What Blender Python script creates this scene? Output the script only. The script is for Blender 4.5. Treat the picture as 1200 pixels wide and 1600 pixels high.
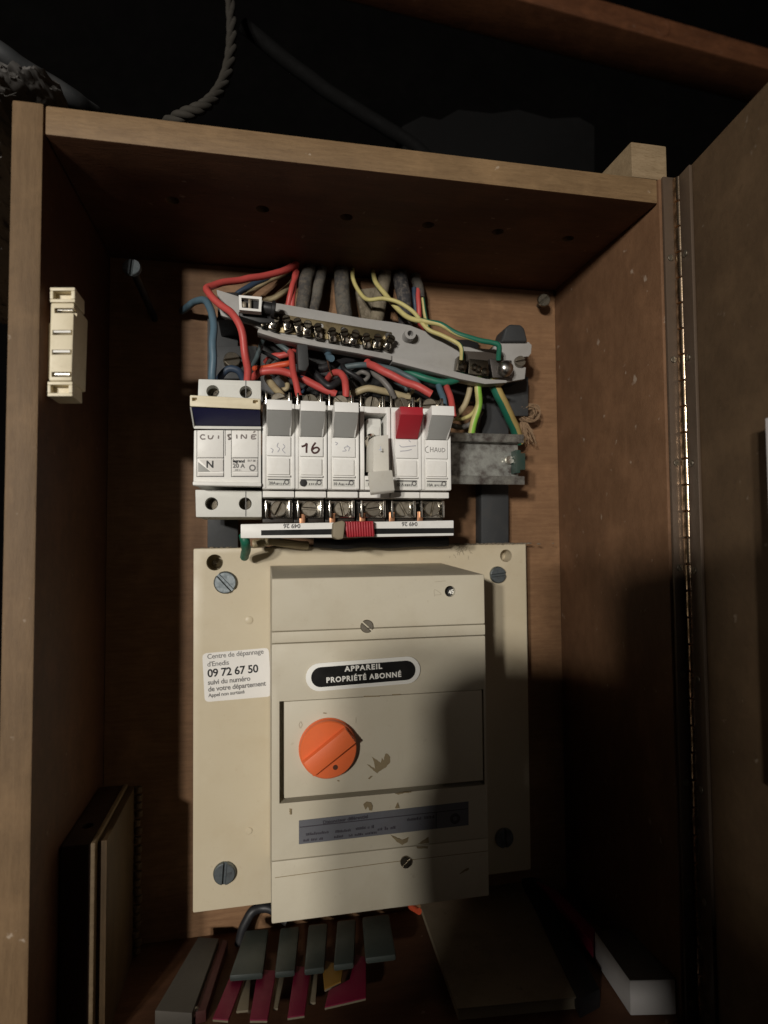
import bpy, bmesh, math, random
from mathutils import Vector, Matrix
random.seed(7)
for o in list(bpy.data.objects): bpy.data.objects.remove(o)
C = bpy.context.scene.collection
# ------------------------------------------------------------------ camera
CAM = Vector((0.0923, -0.3926, 0.0)); YAW, PIT, ROL = 0.1978, 0.0439, -0.0076; FPX = 950.0
FW = Vector((math.sin(YAW)*math.cos(PIT), math.cos(YAW)*math.cos(PIT), math.sin(PIT)))
_r = Vector((math.cos(YAW), -math.sin(YAW), 0)); _u = _r.cross(FW)
RT = math.cos(ROL)*_r + math.sin(ROL)*_u; UP = -math.sin(ROL)*_r + math.cos(ROL)*_u
cd = bpy.data.cameras.new('camera'); cam = bpy.data.objects.new('camera', cd); C.objects.link(cam)
cam.matrix_world = Matrix.Translation(CAM) @ Matrix((RT, UP, -FW)).transposed().to_4x4()
cd.sensor_fit = 'HORIZONTAL'; cd.sensor_width = 36; cd.lens = 36*FPX/1200; cd.clip_start = 0.01; cd.clip_end = 50
cd.dof.use_dof = True; cd.dof.focus_distance = 0.33; cd.dof.aperture_fstop = 10
bpy.context.scene.camera = cam
# ------------------------------------------------------------------ world, lamps, exposure
w = bpy.data.worlds.new('World'); bpy.context.scene.world = w; w.use_nodes = True
bg = w.node_tree.nodes['Background']; bg.inputs[0].default_value = (1, .8, .62, 1); bg.inputs[1].default_value = 0.0016
vs = bpy.context.scene.view_settings; vs.view_transform = 'Standard'; vs.look = 'None'; vs.exposure = 0; vs.gamma = 1
def lamp(name, loc, power, rad):
    l = bpy.data.lights.new(name, 'POINT'); l.energy = power; l.color = (1, .95, .875); l.shadow_soft_size = rad
    o = bpy.data.objects.new(name, l); o.location = loc; C.objects.link(o); return o
LA = Vector((-.74, -2.0, .27)); LB = Vector((-.96, -2.0, .35))
lamp('room_bulb', LA, 82, .05); lamp('room_bulb', LB, 82, .05)
W, D, H, FLOOR = .296, .1159, .1746, -.2386

# ------------------------------------------------------------------ helpers
def ray(px, py): return FW + RT*((px-600)/FPX) - UP*((py-800)/FPX)
def P(px, py, y): d = ray(px, py); return CAM + d*((y-CAM.y)/d.y)
def PZ(px, py, z): d = ray(px, py); return CAM + d*((z-CAM.z)/d.z)
def PX(px, py, x): d = ray(px, py); return CAM + d*((x-CAM.x)/d.x)
def mm(px, y): return (P(600+px, 800, y)-P(600, 800, y)).length      # pixels at a depth -> metres

def empty(name, label=None, cat=None, group=None, loc=(0,0,0)):
    o = bpy.data.objects.new(name, None); o.empty_display_size = .01; o.location = loc; C.objects.link(o)
    return tag(o, label, cat, group)
def tag(o, label=None, cat=None, group=None, kind=None):
    if label: o['label'] = label
    if cat: o['category'] = cat
    if group: o['group'] = group
    if kind: o['kind'] = kind
    return o
def mesh_of(bm, mats, name, smooth=35):
    bmesh.ops.recalc_face_normals(bm, faces=bm.faces)
    me = bpy.data.meshes.new(name); bm.to_mesh(me); bm.free()
    if not isinstance(mats, (list, tuple)): mats = [mats]
    for m in mats: me.materials.append(m)
    if len(me.polygons): me.polygons.foreach_set('use_smooth', [True]*len(me.polygons))
    me.set_sharp_from_angle(angle=math.radians(smooth)); return me
def inst(name, me, parent=None, loc=(0,0,0)):
    o = bpy.data.objects.new(name, me); C.objects.link(o); o.location = loc
    if parent: o.parent = parent
    return o
def obj(name, bm, mats, parent=None, smooth=35, local=False):
    o = inst(name, mesh_of(bm, mats, name, smooth), parent)
    if parent and not local:                    # the mesh is in world coordinates
        q = parent; off = Vector()
        while q: off += Vector(q.location); q = q.parent
        o.location = -off
    return o
def dup(root, loc):
    r = root.copy(); C.objects.link(r); r.location = loc
    for ch in list(root.children):
        c = ch.copy(); C.objects.link(c); c.parent = r
        for g in list(ch.children):
            e = g.copy(); C.objects.link(e); e.parent = c
    return r
def cut(o, cutters):
    bm = bmesh.new()
    for f in cutters: f(bm)
    me = bpy.data.meshes.new('cutter'); bmesh.ops.recalc_face_normals(bm, faces=bm.faces); bm.to_mesh(me); bm.free()
    c = bpy.data.objects.new('cutter', me); C.objects.link(c); c.location = o.location; c.parent = o.parent
    md = o.modifiers.new('b', 'BOOLEAN'); md.operation = 'DIFFERENCE'; md.object = c; md.solver = 'EXACT'
    bpy.context.view_layer.update()
    new = bpy.data.meshes.new_from_object(o.evaluated_get(bpy.context.evaluated_depsgraph_get()))
    o.modifiers.clear(); o.data = new; bpy.data.objects.remove(c)
    new.set_sharp_from_angle(angle=math.radians(35)); return o
def bev(bm, geom, w, seg=2):
    if w <= 0: return
    es = [e for e in {e for f in geom for e in f.edges} if len(e.link_faces) == 2 and e.calc_face_angle(0) > .5]
    bmesh.ops.bevel(bm, geom=es, offset=w, segments=seg, profile=.6, affect='EDGES', clamp_overlap=True)
def hull8(bm, a, b, bv=0, mi=0, seg=2):
    """a: 4 corners of one face, b: the 4 facing corners"""
    va = [bm.verts.new(v) for v in a]; vb = [bm.verts.new(v) for v in b]
    fs = [bm.faces.new(va), bm.faces.new(vb[::-1])]
    n = len(va)
    for i in range(n): fs.append(bm.faces.new((va[i], vb[i], vb[(i+1) % n], va[(i+1) % n])))
    for f in fs: f.material_index = mi
    bmesh.ops.recalc_face_normals(bm, faces=fs); bev(bm, fs, bv, seg)
def box(bm, x0, x1, y0, y1, z0, z1, bv=0, mi=0, seg=2):
    hull8(bm, [(x0,y0,z0),(x1,y0,z0),(x1,y0,z1),(x0,y0,z1)], [(x0,y1,z0),(x1,y1,z0),(x1,y1,z1),(x0,y1,z1)], bv, mi, seg)
def prism(bm, pts, y0, y1, bv=0, mi=0, seg=2):          # pts (x,z)
    hull8(bm, [(p[0], y0, p[1]) for p in pts], [(p[0], y1, p[1]) for p in pts], bv, mi, seg)
def pq(pts, y): return [(v.x, v.z) for v in (P(a, b, y) for a, b in pts)]
def pprism(bm, pts, y, th, bv=0, mi=0, seg=2): prism(bm, pq(pts, y), y, y+th, bv, mi, seg)
def rect(x0, y0, x1, y1): return [(x0,y0),(x1,y0),(x1,y1),(x0,y1)]
def slab(bm, pts, z, th, bv=0, mi=0):                    # polygon of pixels lying at height z, thickness downwards
    q = [PZ(a, b, z) for a, b in pts]; hull8(bm, q, [v-Vector((0,0,th)) for v in q], bv, mi)
def frame_of(ax):
    ax = Vector(ax).normalized(); t = Vector((0,0,1)) if abs(ax.z) < .9 else Vector((1,0,0))
    u = ax.cross(t).normalized(); return ax, u, ax.cross(u)
def cyl(bm, c, ax, r, h, seg=20, bv=0, mi=0, r2=None):
    ax, u, v = frame_of(ax); c = Vector(c); r2 = r if r2 is None else r2
    ang = [2*math.pi*i/seg for i in range(seg)]
    hull8(bm, [c+(u*math.cos(a)+v*math.sin(a))*r for a in ang], [c+ax*h+(u*math.cos(a)+v*math.sin(a))*r2 for a in ang], bv, mi)
def lathe(bm, c, ax, prof, seg=24, mi=0):                # prof: (radius, height along ax)
    ax, u, v = frame_of(ax); c = Vector(c); rings = []
    for r, h in prof:
        rings.append([bm.verts.new(c+ax*h+(u*math.cos(2*math.pi*i/seg)+v*math.sin(2*math.pi*i/seg))*r) for i in range(seg)])
    for a, b in zip(rings, rings[1:]):
        for i in range(seg): bm.faces.new((a[i], a[(i+1)%seg], b[(i+1)%seg], b[i])).material_index = mi
    for rg in (rings[0][::-1], rings[-1]):
        try: bm.faces.new(rg).material_index = mi
        except ValueError: pass
def smooth_path(pts, n=7):
    pts = [Vector(p) for p in pts]
    if len(pts) < 3: return pts
    q = [pts[0]*2-pts[1]] + pts + [pts[-1]*2-pts[-2]]; out = []
    for i in range(1, len(q)-2):
        for k in range(n):
            t = k/n; a, b, c, d = q[i-1:i+3]
            out.append(.5*((2*b)+(c-a)*t+(2*a-5*b+4*c-d)*t*t+(3*b-a-3*c+d)*t**3))
    return out + [pts[-1]]
def tube(bm, pts, r, seg=10, n=7, mi=0, mi2=None, twist=0.0, taper=None, phase=0.0):
    pts = smooth_path(pts, n); rings = []; nrm = None
    for i, p in enumerate(pts):
        t = (pts[min(i+1, len(pts)-1)]-pts[max(i-1, 0)]).normalized()
        if nrm is None: nrm = frame_of(t)[1]
        nrm = (nrm-t*nrm.dot(t)).normalized(); b = t.cross(nrm)
        rr = r if taper is None else r*(1+(taper-1)*i/(len(pts)-1))
        rings.append([bm.verts.new(p+(nrm*math.cos(a)+b*math.sin(a))*rr) for a in (2*math.pi*k/seg+twist*i+phase for k in range(seg))])
    for A, B in zip(rings, rings[1:]):
        for k in range(seg):
            f = bm.faces.new((A[k], A[(k+1)%seg], B[(k+1)%seg], B[k])); f.material_index = mi if mi2 is None or k < seg//2 else mi2
    for rg in (rings[0][::-1], rings[-1]): bm.faces.new(rg).material_index = mi
def text(name, s, px, py, y, h, m, parent=None, rot=0, bold=0, sx=1.0, space=1.0, align='CENTER', flat=None):
    """printed lettering: capital height h (m), centred on a point of the surface at depth y"""
    cu = bpy.data.curves.new(name, 'FONT'); cu.body = s; cu.size = h/.73; cu.align_x = align; cu.align_y = 'CENTER'
    cu.offset = bold; cu.space_character = space; cu.extrude = .00004; cu.resolution_u = 3
    o = bpy.data.objects.new(name, cu); C.objects.link(o); bpy.context.view_layer.update()
    me = bpy.data.meshes.new_from_object(o.evaluated_get(bpy.context.evaluated_depsgraph_get()))
    bpy.data.objects.remove(o); bpy.data.curves.remove(cu)
    p = P(px, py, y-.00012) if flat is None else Vector(flat)
    me.transform(Matrix.Translation(p) @ Matrix.Rotation(-rot, 4, 'Y') @ Matrix.Rotation(math.pi/2, 4, 'X') @ Matrix.Diagonal((sx,1,1,1)))
    me.materials.clear(); me.materials.append(m); me.name = name
    t = inst(name, me, parent)
    if parent:
        q = parent; off = Vector()
        while q: off += Vector(q.location); q = q.parent
        t.location = -off
    return t
def strokes(name, lines, f, y, r, m, parent):
    bm = bmesh.new()
    for L in lines: tube(bm, [P(*f(a, b), y) for a, b in L], r, 5, 5)
    for v in bm.verts: v.co.y = y + (v.co.y-y)*.25
    return obj(name, bm, m, parent)
def slot_screw(name, c, r, h, m, parent, ang=0.0, ax=(0,-1,0), dark=None, dome=.25):
    """screw head with a real sawn slot"""
    ax, u, v = frame_of(ax); c = Vector(c); bm = bmesh.new()
    d = u*math.cos(ang)+v*math.sin(ang); e = ax.cross(d); g = r*.13; n = 11
    for s in (-1, 1):
        a0 = math.asin(g/r); pts = []
        for i in range(n+1):
            a = a0+(math.pi-2*a0)*i/n; pts.append(d*(r*math.cos(a))+e*(s*r*math.sin(a)))
        if s < 0: pts.reverse()
        hull8(bm, [c+p for p in pts], [c+ax*h+p*.93 for p in pts], r*.06, 0, 1)
    cyl(bm, c, ax, r*.95, h*.45, 20)
    return obj(name, bm, m, parent)

# ------------------------------------------------------------------ materials
def newmat(name):
    m = bpy.data.materials.new(name); m.use_nodes = True; nt = m.node_tree; return m, nt, nt.nodes['Principled BSDF']
def nd(nt, t, **k):
    n = nt.nodes.new(t)
    for a, b in k.items():
        if a in n.inputs: n.inputs[a].default_value = b
        else: setattr(n, a, b)
    return n
def ramp(nt, src, stops):
    r = nt.nodes.new('ShaderNodeValToRGB'); nt.links.new(src, r.inputs[0])
    while len(r.color_ramp.elements) < len(stops): r.color_ramp.elements.new(.5)
    for e, (p, c) in zip(r.color_ramp.elements, stops): e.position = p; e.color = (*c, 1) if len(c) == 3 else c
    return r.outputs[0]
def mixc(nt, f, a, b, mode='MIX'):
    n = nt.nodes.new('ShaderNodeMix'); n.data_type = 'RGBA'; n.blend_type = mode
    for s, v in ((n.inputs[0], f), (n.inputs[6], a), (n.inputs[7], b)):
        if hasattr(v, 'links') or hasattr(v, 'node'): nt.links.new(v, s)
        else: s.default_value = v if isinstance(v, (int, float)) else (*v, 1)
    return n.outputs[2]
def coords(nt, scale=(1,1,1)):
    t = nt.nodes.new('ShaderNodeTexCoord'); mp = nt.nodes.new('ShaderNodeMapping'); mp.inputs['Scale'].default_value = scale
    nt.links.new(t.outputs['Object'], mp.inputs[0]); return mp.outputs[0]
def noise(nt, vec, scale, detail=4, rough=.55):
    n = nd(nt, 'ShaderNodeTexNoise', Scale=scale, Detail=detail, Roughness=rough); nt.links.new(vec, n.inputs['Vector']); return n.outputs['Fac']
def bump(nt, bs, h, s, dist=.001):
    b = nd(nt, 'ShaderNodeBump', Strength=s, Distance=dist); nt.links.new(h, b.inputs['Height']); nt.links.new(b.outputs[0], bs.inputs['Normal'])
def plastic(name, col, rough=.45, dirt=.25, dirtcol=(.12,.085,.05), scale=90, metal=0, grain=.06, spec=.4):
    m, nt, bs = newmat(name); v = coords(nt)
    n1 = noise(nt, v, scale, 6, .65); n2 = noise(nt, v, scale*7, 3, .6)
    f = ramp(nt, n1, [(.50, (0,0,0)), (.85, (dirt,)*3)])
    c = mixc(nt, f, col, dirtcol)
    c = mixc(nt, ramp(nt, n2, [(.66, (0,0,0)), (.78, (dirt*1.1,)*3)]), c, dirtcol)
    n3 = noise(nt, v, 17, 5, .6); c = mixc(nt, ramp(nt, n3, [(.42, (0,0,0)), (.74, (.16+dirt*.5,)*3)]), c, tuple(x*k_ for x, k_ in zip(col, (.80,.74,.62))))
    nt.links.new(c, bs.inputs['Base Color']); bs.inputs['Metallic'].default_value = metal; bs.inputs['Specular IOR Level'].default_value = spec
    nt.links.new(ramp(nt, n1, [(.3, (rough*.85,)*3), (.8, (min(1, rough*1.35),)*3)]), bs.inputs['Roughness'])
    bump(nt, bs, noise(nt, v, 2600, 2), grain, .0003); return m
def wood(name, a, b, grain=(1,1,1), scale=30, rough=.62, streak=.5, spots=0, spec=.3, dark=None):
    """grain: mapping scale, small along the fibre"""
    m, nt, bs = newmat(name); v = coords(nt, grain); v0 = coords(nt)
    n1 = noise(nt, v, scale, 6, .62); n2 = noise(nt, v, scale*6, 4, .6); n3 = noise(nt, v0, 14, 4)
    c = mixc(nt, ramp(nt, n1, [(.34, (0,0,0)), (.66, (1,1,1))]), a, b)
    dk = dark or tuple(x*.45 for x in b)
    c = mixc(nt, ramp(nt, n2, [(.5, (0,0,0)), (.72, (streak,)*3)]), c, dk)
    c = mixc(nt, ramp(nt, n3, [(.42, (0,0,0)), (.72, (.45,)*3)]), c, tuple(x*.55 for x in a))
    n5 = noise(nt, v0, 38, 5, .6); c = mixc(nt, ramp(nt, n5, [(.50, (0,0,0)), (.70, (.38,)*3)]), c, tuple(min(1, x*1.5) for x in b))
    n6 = noise(nt, v, scale*2.2, 2, .5); c = mixc(nt, ramp(nt, n6, [(.645, (0,0,0)), (.665, (.55*streak+.1,)*3), (.70, (0,0,0))]), c, dk)
    if spots:
        n4 = noise(nt, v0, 160, 3, .5); c = mixc(nt, ramp(nt, n4, [(.70, (0,0,0)), (.76, (spots,)*3)]), c, (.55,.47,.38))
    nt.links.new(c, bs.inputs['Base Color']); bs.inputs['Roughness'].default_value = rough; bs.inputs['Specular IOR Level'].default_value = spec
    bump(nt, bs, n2, .25, .0006); return m
def metal(name, col, rough=.3, mott=None, scale=120, spread=.5):
    m, nt, bs = newmat(name); v = coords(nt); n1 = noise(nt, v, scale, 5, .65)
    c = mixc(nt, ramp(nt, n1, [(.38, (0,0,0)), (.66, (1,1,1))]), col, mott or tuple(x*.55 for x in col))
    nt.links.new(c, bs.inputs['Base Color']); bs.inputs['Metallic'].default_value = 1
    nt.links.new(ramp(nt, n1, [(.3, (rough*.8,)*3), (.75, (min(1, rough*(1+spread)),)*3)]), bs.inputs['Roughness'])
    bump(nt, bs, noise(nt, v, 900, 3), .12, .0003); return m

M = {}
M['frame'] = wood('pale_wood', (.140,.086,.043), (.180,.113,.058), (10,10,1.0), 52, .6, .35, .5)
M['frame_h'] = wood('pale_wood_rail', (.170,.104,.051), (.228,.145,.073), (1.0,10,10), 52, .6, .5, .5)
M['ply'] = wood('back_plywood', (.172,.090,.044), (.235,.130,.065), (1.0,9,12), 46, .58, .5)
M['side'] = wood('hardboard_side', (.142,.073,.037), (.178,.094,.049), (6,6,3), 30, .6, .25, .35)
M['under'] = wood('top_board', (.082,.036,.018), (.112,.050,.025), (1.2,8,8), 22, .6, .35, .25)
M['door'] = wood('door_hardboard', (.112,.070,.038), (.142,.090,.049), (4,3,3), 14, .62, .25, .3)
M['block'] = wood('batten_wood', (.21,.15,.086), (.27,.195,.115), (1.5,10,10), 30, .65, .55, 0, dark=(.12,.07,.03))
M['beam'] = wood('old_beam', (.088,.033,.014), (.130,.050,.021), (1.2,9,9), 9, .6, .7, .12)
M['unlit'] = wood('unlit_wall', (.0016,.0014,.0013), (.003,.0026,.0024), (1,1,1), 9, .95, .3, spec=.1)  # near-black: the unlit depth behind the cupboard is put into the colour
M['white'] = plastic('white_plastic', (.80,.79,.76), .42, .20, (.30,.25,.19), 130)
M['offwhite'] = plastic('aged_white_plastic', (.68,.66,.60), .45, .32, (.30,.24,.17), 120)
M['ivory'] = plastic('ivory_plastic', (.76,.68,.50), .45, .30, (.30,.22,.12), 120)
M['palegrey'] = plastic('pale_grey_plastic', (.66,.66,.62), .5, .16, (.3,.26,.2), 110)
M['lever'] = plastic('shade_grey_plastic', (.36,.36,.345), .5, .16, (.15,.13,.1), 110)  # grey puts the shade of the downward lever face into the colour
M['railgrey'] = plastic('grey_rail_plastic', (.335,.325,.31), .55, .28, (.14,.12,.10), 100)
M['cream'] = plastic('cream_plate_plastic', (.545,.475,.345), .42, .30, (.40,.30,.17), 45, grain=.12)
M['beige'] = plastic('beige_breaker_plastic', (.54,.492,.385), .48, .28, (.34,.28,.19), 50, grain=.15)
M['blue'] = plastic('navy_plastic', (.013,.014,.055), .4, .06)
M['red'] = plastic('red_plastic', (.40,.024,.036), .38, .16, (.12,.01,.01))
M['redtop'] = M['red']
M['orange'] = plastic('orange_plastic', (.78,.155,.045), .42, .16, (.35,.07,.03), 80)
M['black'] = plastic('black_plastic', (.014,.014,.015), .45, .3, (.06,.05,.045))
M['blackgrey'] = plastic('charcoal_plastic', (.032,.034,.036), .6, .35, (.09,.08,.07))
M['brownblack'] = plastic('bakelite', (.022,.017,.013), .4, .3, (.07,.05,.035))
M['wred'] = plastic('red_wire_skin', (.50,.075,.066), .46, .55, (.16,.03,.025), 150)
M['worange'] = plastic('orange_wire_skin', (.62,.09,.035), .46, .55, (.2,.04,.02), 150)
M['wblue'] = plastic('blue_wire_skin', (.085,.145,.19), .46, .55, (.05,.06,.07), 150)
M['wnavy'] = plastic('navy_wire_skin', (.030,.050,.085), .46, .55, (.03,.03,.03), 150)
M['wslate'] = plastic('slate_wire_skin', (.085,.115,.125), .46, .55, (.06,.055,.05), 150)
M['wgreen'] = plastic('green_wire_skin', (.015,.135,.085), .46, .55, (.03,.05,.03), 150)
M['wyellow'] = plastic('yellow_wire_skin', (.52,.46,.19), .46, .55, (.20,.15,.06), 150)
M['wlime'] = plastic('lime_wire_skin', (.23,.48,.06), .46, .55, (.12,.15,.03), 150)
M['wocher'] = plastic('ochre_wire_skin', (.44,.33,.12), .46, .55, (.18,.12,.05), 150)
M['wcream'] = plastic('cream_wire_skin', (.40,.33,.20), .46, .55, (.16,.11,.06), 150)
M['wgrey'] = plastic('grey_wire_skin', (.15,.14,.13), .46, .55, (.06,.05,.04), 150)
M['wblack'] = plastic('black_wire_skin', (.016,.016,.018), .46, .55, (.05,.045,.04), 150)
def dusty(name, a, b, c3):
    m, nt, bs = newmat(name); v = coords(nt); n1 = noise(nt, v, 95, 6, .7); n2 = noise(nt, v, 420, 4, .7); n3 = noise(nt, v, 1400, 2)
    c = mixc(nt, ramp(nt, n1, [(.40, (0,0,0)), (.58, (1,1,1))]), a, b)
    c = mixc(nt, ramp(nt, n2, [(.48, (0,0,0)), (.66, (.8,.8,.8))]), c, c3)
    nt.links.new(c, bs.inputs['Base Color']); bs.inputs['Roughness'].default_value = .85; bs.inputs['Specular IOR Level'].default_value = .2
    bump(nt, bs, n2, .5, .0006); return m
M['sheath'] = dusty('dusty_grey_sheath', (.125,.115,.098), (.060,.056,.053), (.15,.125,.095))
M['sheathdark'] = dusty('dark_sheath', (.045,.044,.047), (.028,.027,.028), (.15,.13,.11))
M['sheathbeige'] = dusty('beige_sheath', (.20,.17,.12), (.12,.10,.07), (.24,.20,.15))
M['steel'] = metal('steel', (.62,.60,.56), .28)
M['chrome'] = metal('bright_nickel', (.82,.79,.72), .16, (.55,.5,.42))
M['oldbrass'] = metal('dull_nickel_brass', (.21,.185,.145), .27, (.11,.095,.07), 300)
M['brass'] = metal('aged_brass', (.27,.22,.125), .45, (.13,.10,.06), 60)
M['screw'] = metal('tarnished_screw', (.30,.27,.22), .46, (.16,.135,.10), 300)
M['zinc'] = metal('zinc_screw', (.22,.245,.255), .46, (.13,.15,.16), 260)
M['galv'] = metal('galvanised_rail', (.56,.58,.54), .5, (.13,.11,.10), 130, .4)
M['copper'] = metal('copper', (.62,.32,.18), .4, (.4,.2,.12))
M['hinge'] = metal('hinge_brass', (.82,.62,.44), .22, (.26,.19,.12), 160)
M['hingeplate'] = plastic('bronzed_hinge_leaf', (.105,.074,.052), .38, .5, (.05,.035,.025), 110, metal=.25, spec=.5)
M['boxtop2'] = plastic('dull_paper', (.46,.44,.43), .75, .1)
M['gloom'] = plastic('unlit_dark', (.0016,.0015,.0015), .9, .4, (.007,.006,.006), spec=.15)  # near-black, so cable and ledge carry the gloom in their colour
M['paper'] = plastic('white_paper', (.74,.72,.69), .7, .08, (.5,.45,.4))
M['ink'] = plastic('black_ink', (.010,.010,.011), .5, 0)
M['greyink'] = plastic('grey_ink', (.16,.155,.15), .6, 0)
M['faint'] = plastic('faded_pencil', (.42,.42,.46), .6, 0)
M['pencil'] = plastic('brown_pencil', (.21,.18,.17), .6, 0)
M['marker'] = plastic('brown_marker', (.055,.016,.014), .4, 0)
M['speclabel'] = plastic('blue_grey_label', (.130,.133,.150), .4, .6, (.09,.08,.085), 70)
M['print'] = plastic('dark_label_print', (.045,.04,.05), .5, 0)
M['glue'] = plastic('glue_residue', (.25,.195,.11), .6, .5, (.1,.07,.035), 200)
M['enamel'] = plastic('black_enamel', (.009,.009,.009), .32, .05)
M['enamelwhite'] = plastic('white_enamel', (.82,.81,.76), .4, .08)
M['dust'] = plastic('dust', (.20,.165,.12), .95, .5, (.09,.07,.05), 300)
M['fibre'] = plastic('pale_fibre', (.10,.094,.088), .9, .7, (.12,.11,.1), 200)
M['twine'] = plastic('twine', (.26,.17,.10), .9, .4, (.12,.08,.05), 300)
M['rope'] = plastic('grey_rope', (.030,.026,.020), .9, .5, (.08,.07,.06), 200)
M['sleeve'] = plastic('grey_green_sleeve', (.042,.052,.047), .4, .6, (.03,.03,.028), 110)
M['magenta'] = plastic('magenta_card', (.22,.008,.042), .5, .5, (.14,.01,.03))
M['amber'] = plastic('amber_card', (.28,.15,.03), .5, .3, (.12,.06,.02))
M['card'] = plastic('cream_card', (.25,.21,.145), .7, .6, (.2,.16,.1))
M['notebook'] = plastic('brown_cover', (.20,.165,.115), .6, .6, (.06,.045,.03), 40)
M['greybook'] = plastic('grey_cover', (.085,.076,.064), .6, .4, (.08,.07,.06), 60)
M['maroon'] = plastic('maroon_edge', (.075,.022,.020), .6, .3)
M['boxtop'] = plastic('dull_box_top', (.055,.047,.043), .6, .3)
M['darkbox'] = wood('dark_stained_wood', (.034,.018,.012), (.052,.028,.018), (6,6,1), 26, .55, .4)
M['boxwood'] = wood('corrugated_brown', (.075,.046,.021), (.10,.062,.029), (6,6,1), 26, .65, .4)
M['skin'] = plastic('skin', (.50,.30,.22), .55, .05)
M['cloth'] = plastic('dark_cloth', (.03,.03,.035), .9, .1)

# ================================================================== SETTING: wall behind, beam above
bm = bmesh.new(); box(bm, -3, 3, 1.2, 1.3, -1.5, 2.2); tag(obj('wall', bm, M['unlit']), kind='structure')
# ================================================================== CUPBOARD
T = .0125
cup = empty('wooden_cupboard', 'shallow wooden wall cupboard standing open, housing the old fuse board', 'cupboard', loc=(W/2, 0, FLOOR))
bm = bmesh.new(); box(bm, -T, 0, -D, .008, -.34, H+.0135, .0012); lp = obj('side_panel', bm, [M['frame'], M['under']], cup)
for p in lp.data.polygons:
    if p.normal.x > .9: p.material_index = 1  # inner face in darker wood, its shade put into the colour
bm = bmesh.new(); box(bm, W, W+T, -D, .008, -.34, H+.0133, .0010); obj('side_panel', bm, M['side'], cup)
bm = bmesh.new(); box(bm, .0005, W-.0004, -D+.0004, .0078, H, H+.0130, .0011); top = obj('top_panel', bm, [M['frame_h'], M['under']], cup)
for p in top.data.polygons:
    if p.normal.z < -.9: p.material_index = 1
hx = [.0025, .0468, .0922, .1369, .1828, .2240, .2674]
hx[0] = .005
cut(top, [lambda bm, x=x: cyl(bm, (x, -.0722, H-.004), (0,0,1), .0035 if i not in (2,) else .0042, .0095, 20) for i, x in enumerate(hx[1:], 1)])
bm = bmesh.new(); box(bm, .0003, W-.0003, 0, .007, -.34, H-.0003); back = obj('back_panel', bm, M['ply'], cup)
slotpts = pq([(446,432),(652,436),(650,380),(446,380)], .0)
cut(back, [lambda bm: prism(bm, slotpts, -.002, .012)])
bm = bmesh.new(); box(bm, .0004, W-.0004, -D+.0002, -.0003, FLOOR-.012, FLOOR, .001); obj('bottom_panel', bm, M['under'], cup)
# joint batten on the top right corner
b0 = P(986, 221, -D+.0015); b1 = P(1041, 226, -D+.0015)
bm = bmesh.new(); box(bm, b0.x, b1.x, -D+.0015, -.045, H+.0136, b0.z, .0008)
tag(obj('wood_block', bm, M['block']), 'small pale rough-sawn wood block standing on the right end of the cupboard top', 'wood block')
# screws in the back panel
def back_screw(px, py, r, proud, tilt, ang, m='zinc'):
    c = P(px, py, -proud); ax = Vector(tilt).normalized(); s = slot_screw('screw', c, r, .0022, M[m], cup, ang, ax)
    bm = bmesh.new(); cyl(bm, c, -ax, r*.4, proud+.004, 12); obj('shank', bm, M['black'], s)
back_screw(207, 420, .0050, .053, (-.05,-1,.15), 1.5); back_screw(849, 470, .0045, .012, (-.2,-1,-.1), .7, 'oldbrass')
# piano hinge
hg = obj('piano_hinge', (lambda b: (tube(b, [(W+.0095, -D-.0036, z) for z in (-.30, .175)], .0012, 10), b)[1])(bmesh.new()), M['hinge'], cup)
HXX, HYY = W+.0095, -D-.0036
DDIR = Vector((-.010, -.0735, 0)).normalized(); DN = Vector((DDIR.y, -DDIR.x, 0))     # door direction, and its normal
if DN.x > 0: DN = -DN
zs = H+.0125; k = 0
kn = None
while zs > -.31:
    if kn is None:
        bm = bmesh.new(); lathe(bm, (HXX, HYY, zs-.0134), (0,0,1), [(.0026,.0001),(.0032,.0005),(.0032,.0127),(.0026,.0131)], 18)
        kn = obj('hinge_knuckle', bm, M['hinge'], cup); kz = kn.location.z
        kn.parent = hg; kn.location = (0,0,0)
    else:
        c = kn.copy(); C.objects.link(c); c.location.z = -.0134*k; c.location.x = random.uniform(-.0002,.0002)
    k += 1; zs -= .0134
bm = bmesh.new(); box(bm, W+.0012, HXX-.0006, -D-.0022, -D-.0004, -.31, H+.0133, .0004); lf = obj('hinge_leaf', bm, M['hingeplate'], cup)
lf.parent = hg; lf.location = (0,0,0)
bm = bmesh.new()
o0 = Vector((HXX, HYY, 0))+DN*.0012
def door_box(bm, a0, a1, n0, n1, z0, z1, bv=0):
    q = [o0+DDIR*a+DN*n for a, n in ((a0,n0),(a1,n0),(a1,n1),(a0,n1))]
    hull8(bm, [v+Vector((0,0,z0)) for v in q], [v+Vector((0,0,z1)) for v in q], bv)
bm = bmesh.new(); door_box(bm, .0012, .012, -.0012, .0004, -.31, H+.012, .0003); lf2 = obj('hinge_leaf', bm, M['hingeplate'], cup); lf2.parent = hg; lf2.location = (0,0,0)
for i in range(9):
    z = H-.030-i*.0535
    s = slot_screw('hinge_screw', (W+.0042, -D-.0022, z), .0017, .0007, M['screw'], cup, random.random()*3); s.parent = hg; s.location = (0,0,0)
    s = slot_screw('hinge_screw', o0+DDIR*.0065+DN*.0004+Vector((0,0,z-.001)), .0017, .0006, M['screw'], cup, random.random()*3, DN); s.parent = hg; s.location = (0,0,0)
bm = bmesh.new(); door_box(bm, .0030, .29, -.013, -.0014, -.33, H+.0128, .001); door = obj('door', bm, M['door'], cup)
hg.location = (0,0,0); hg.location = -Vector(cup.location)
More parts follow.
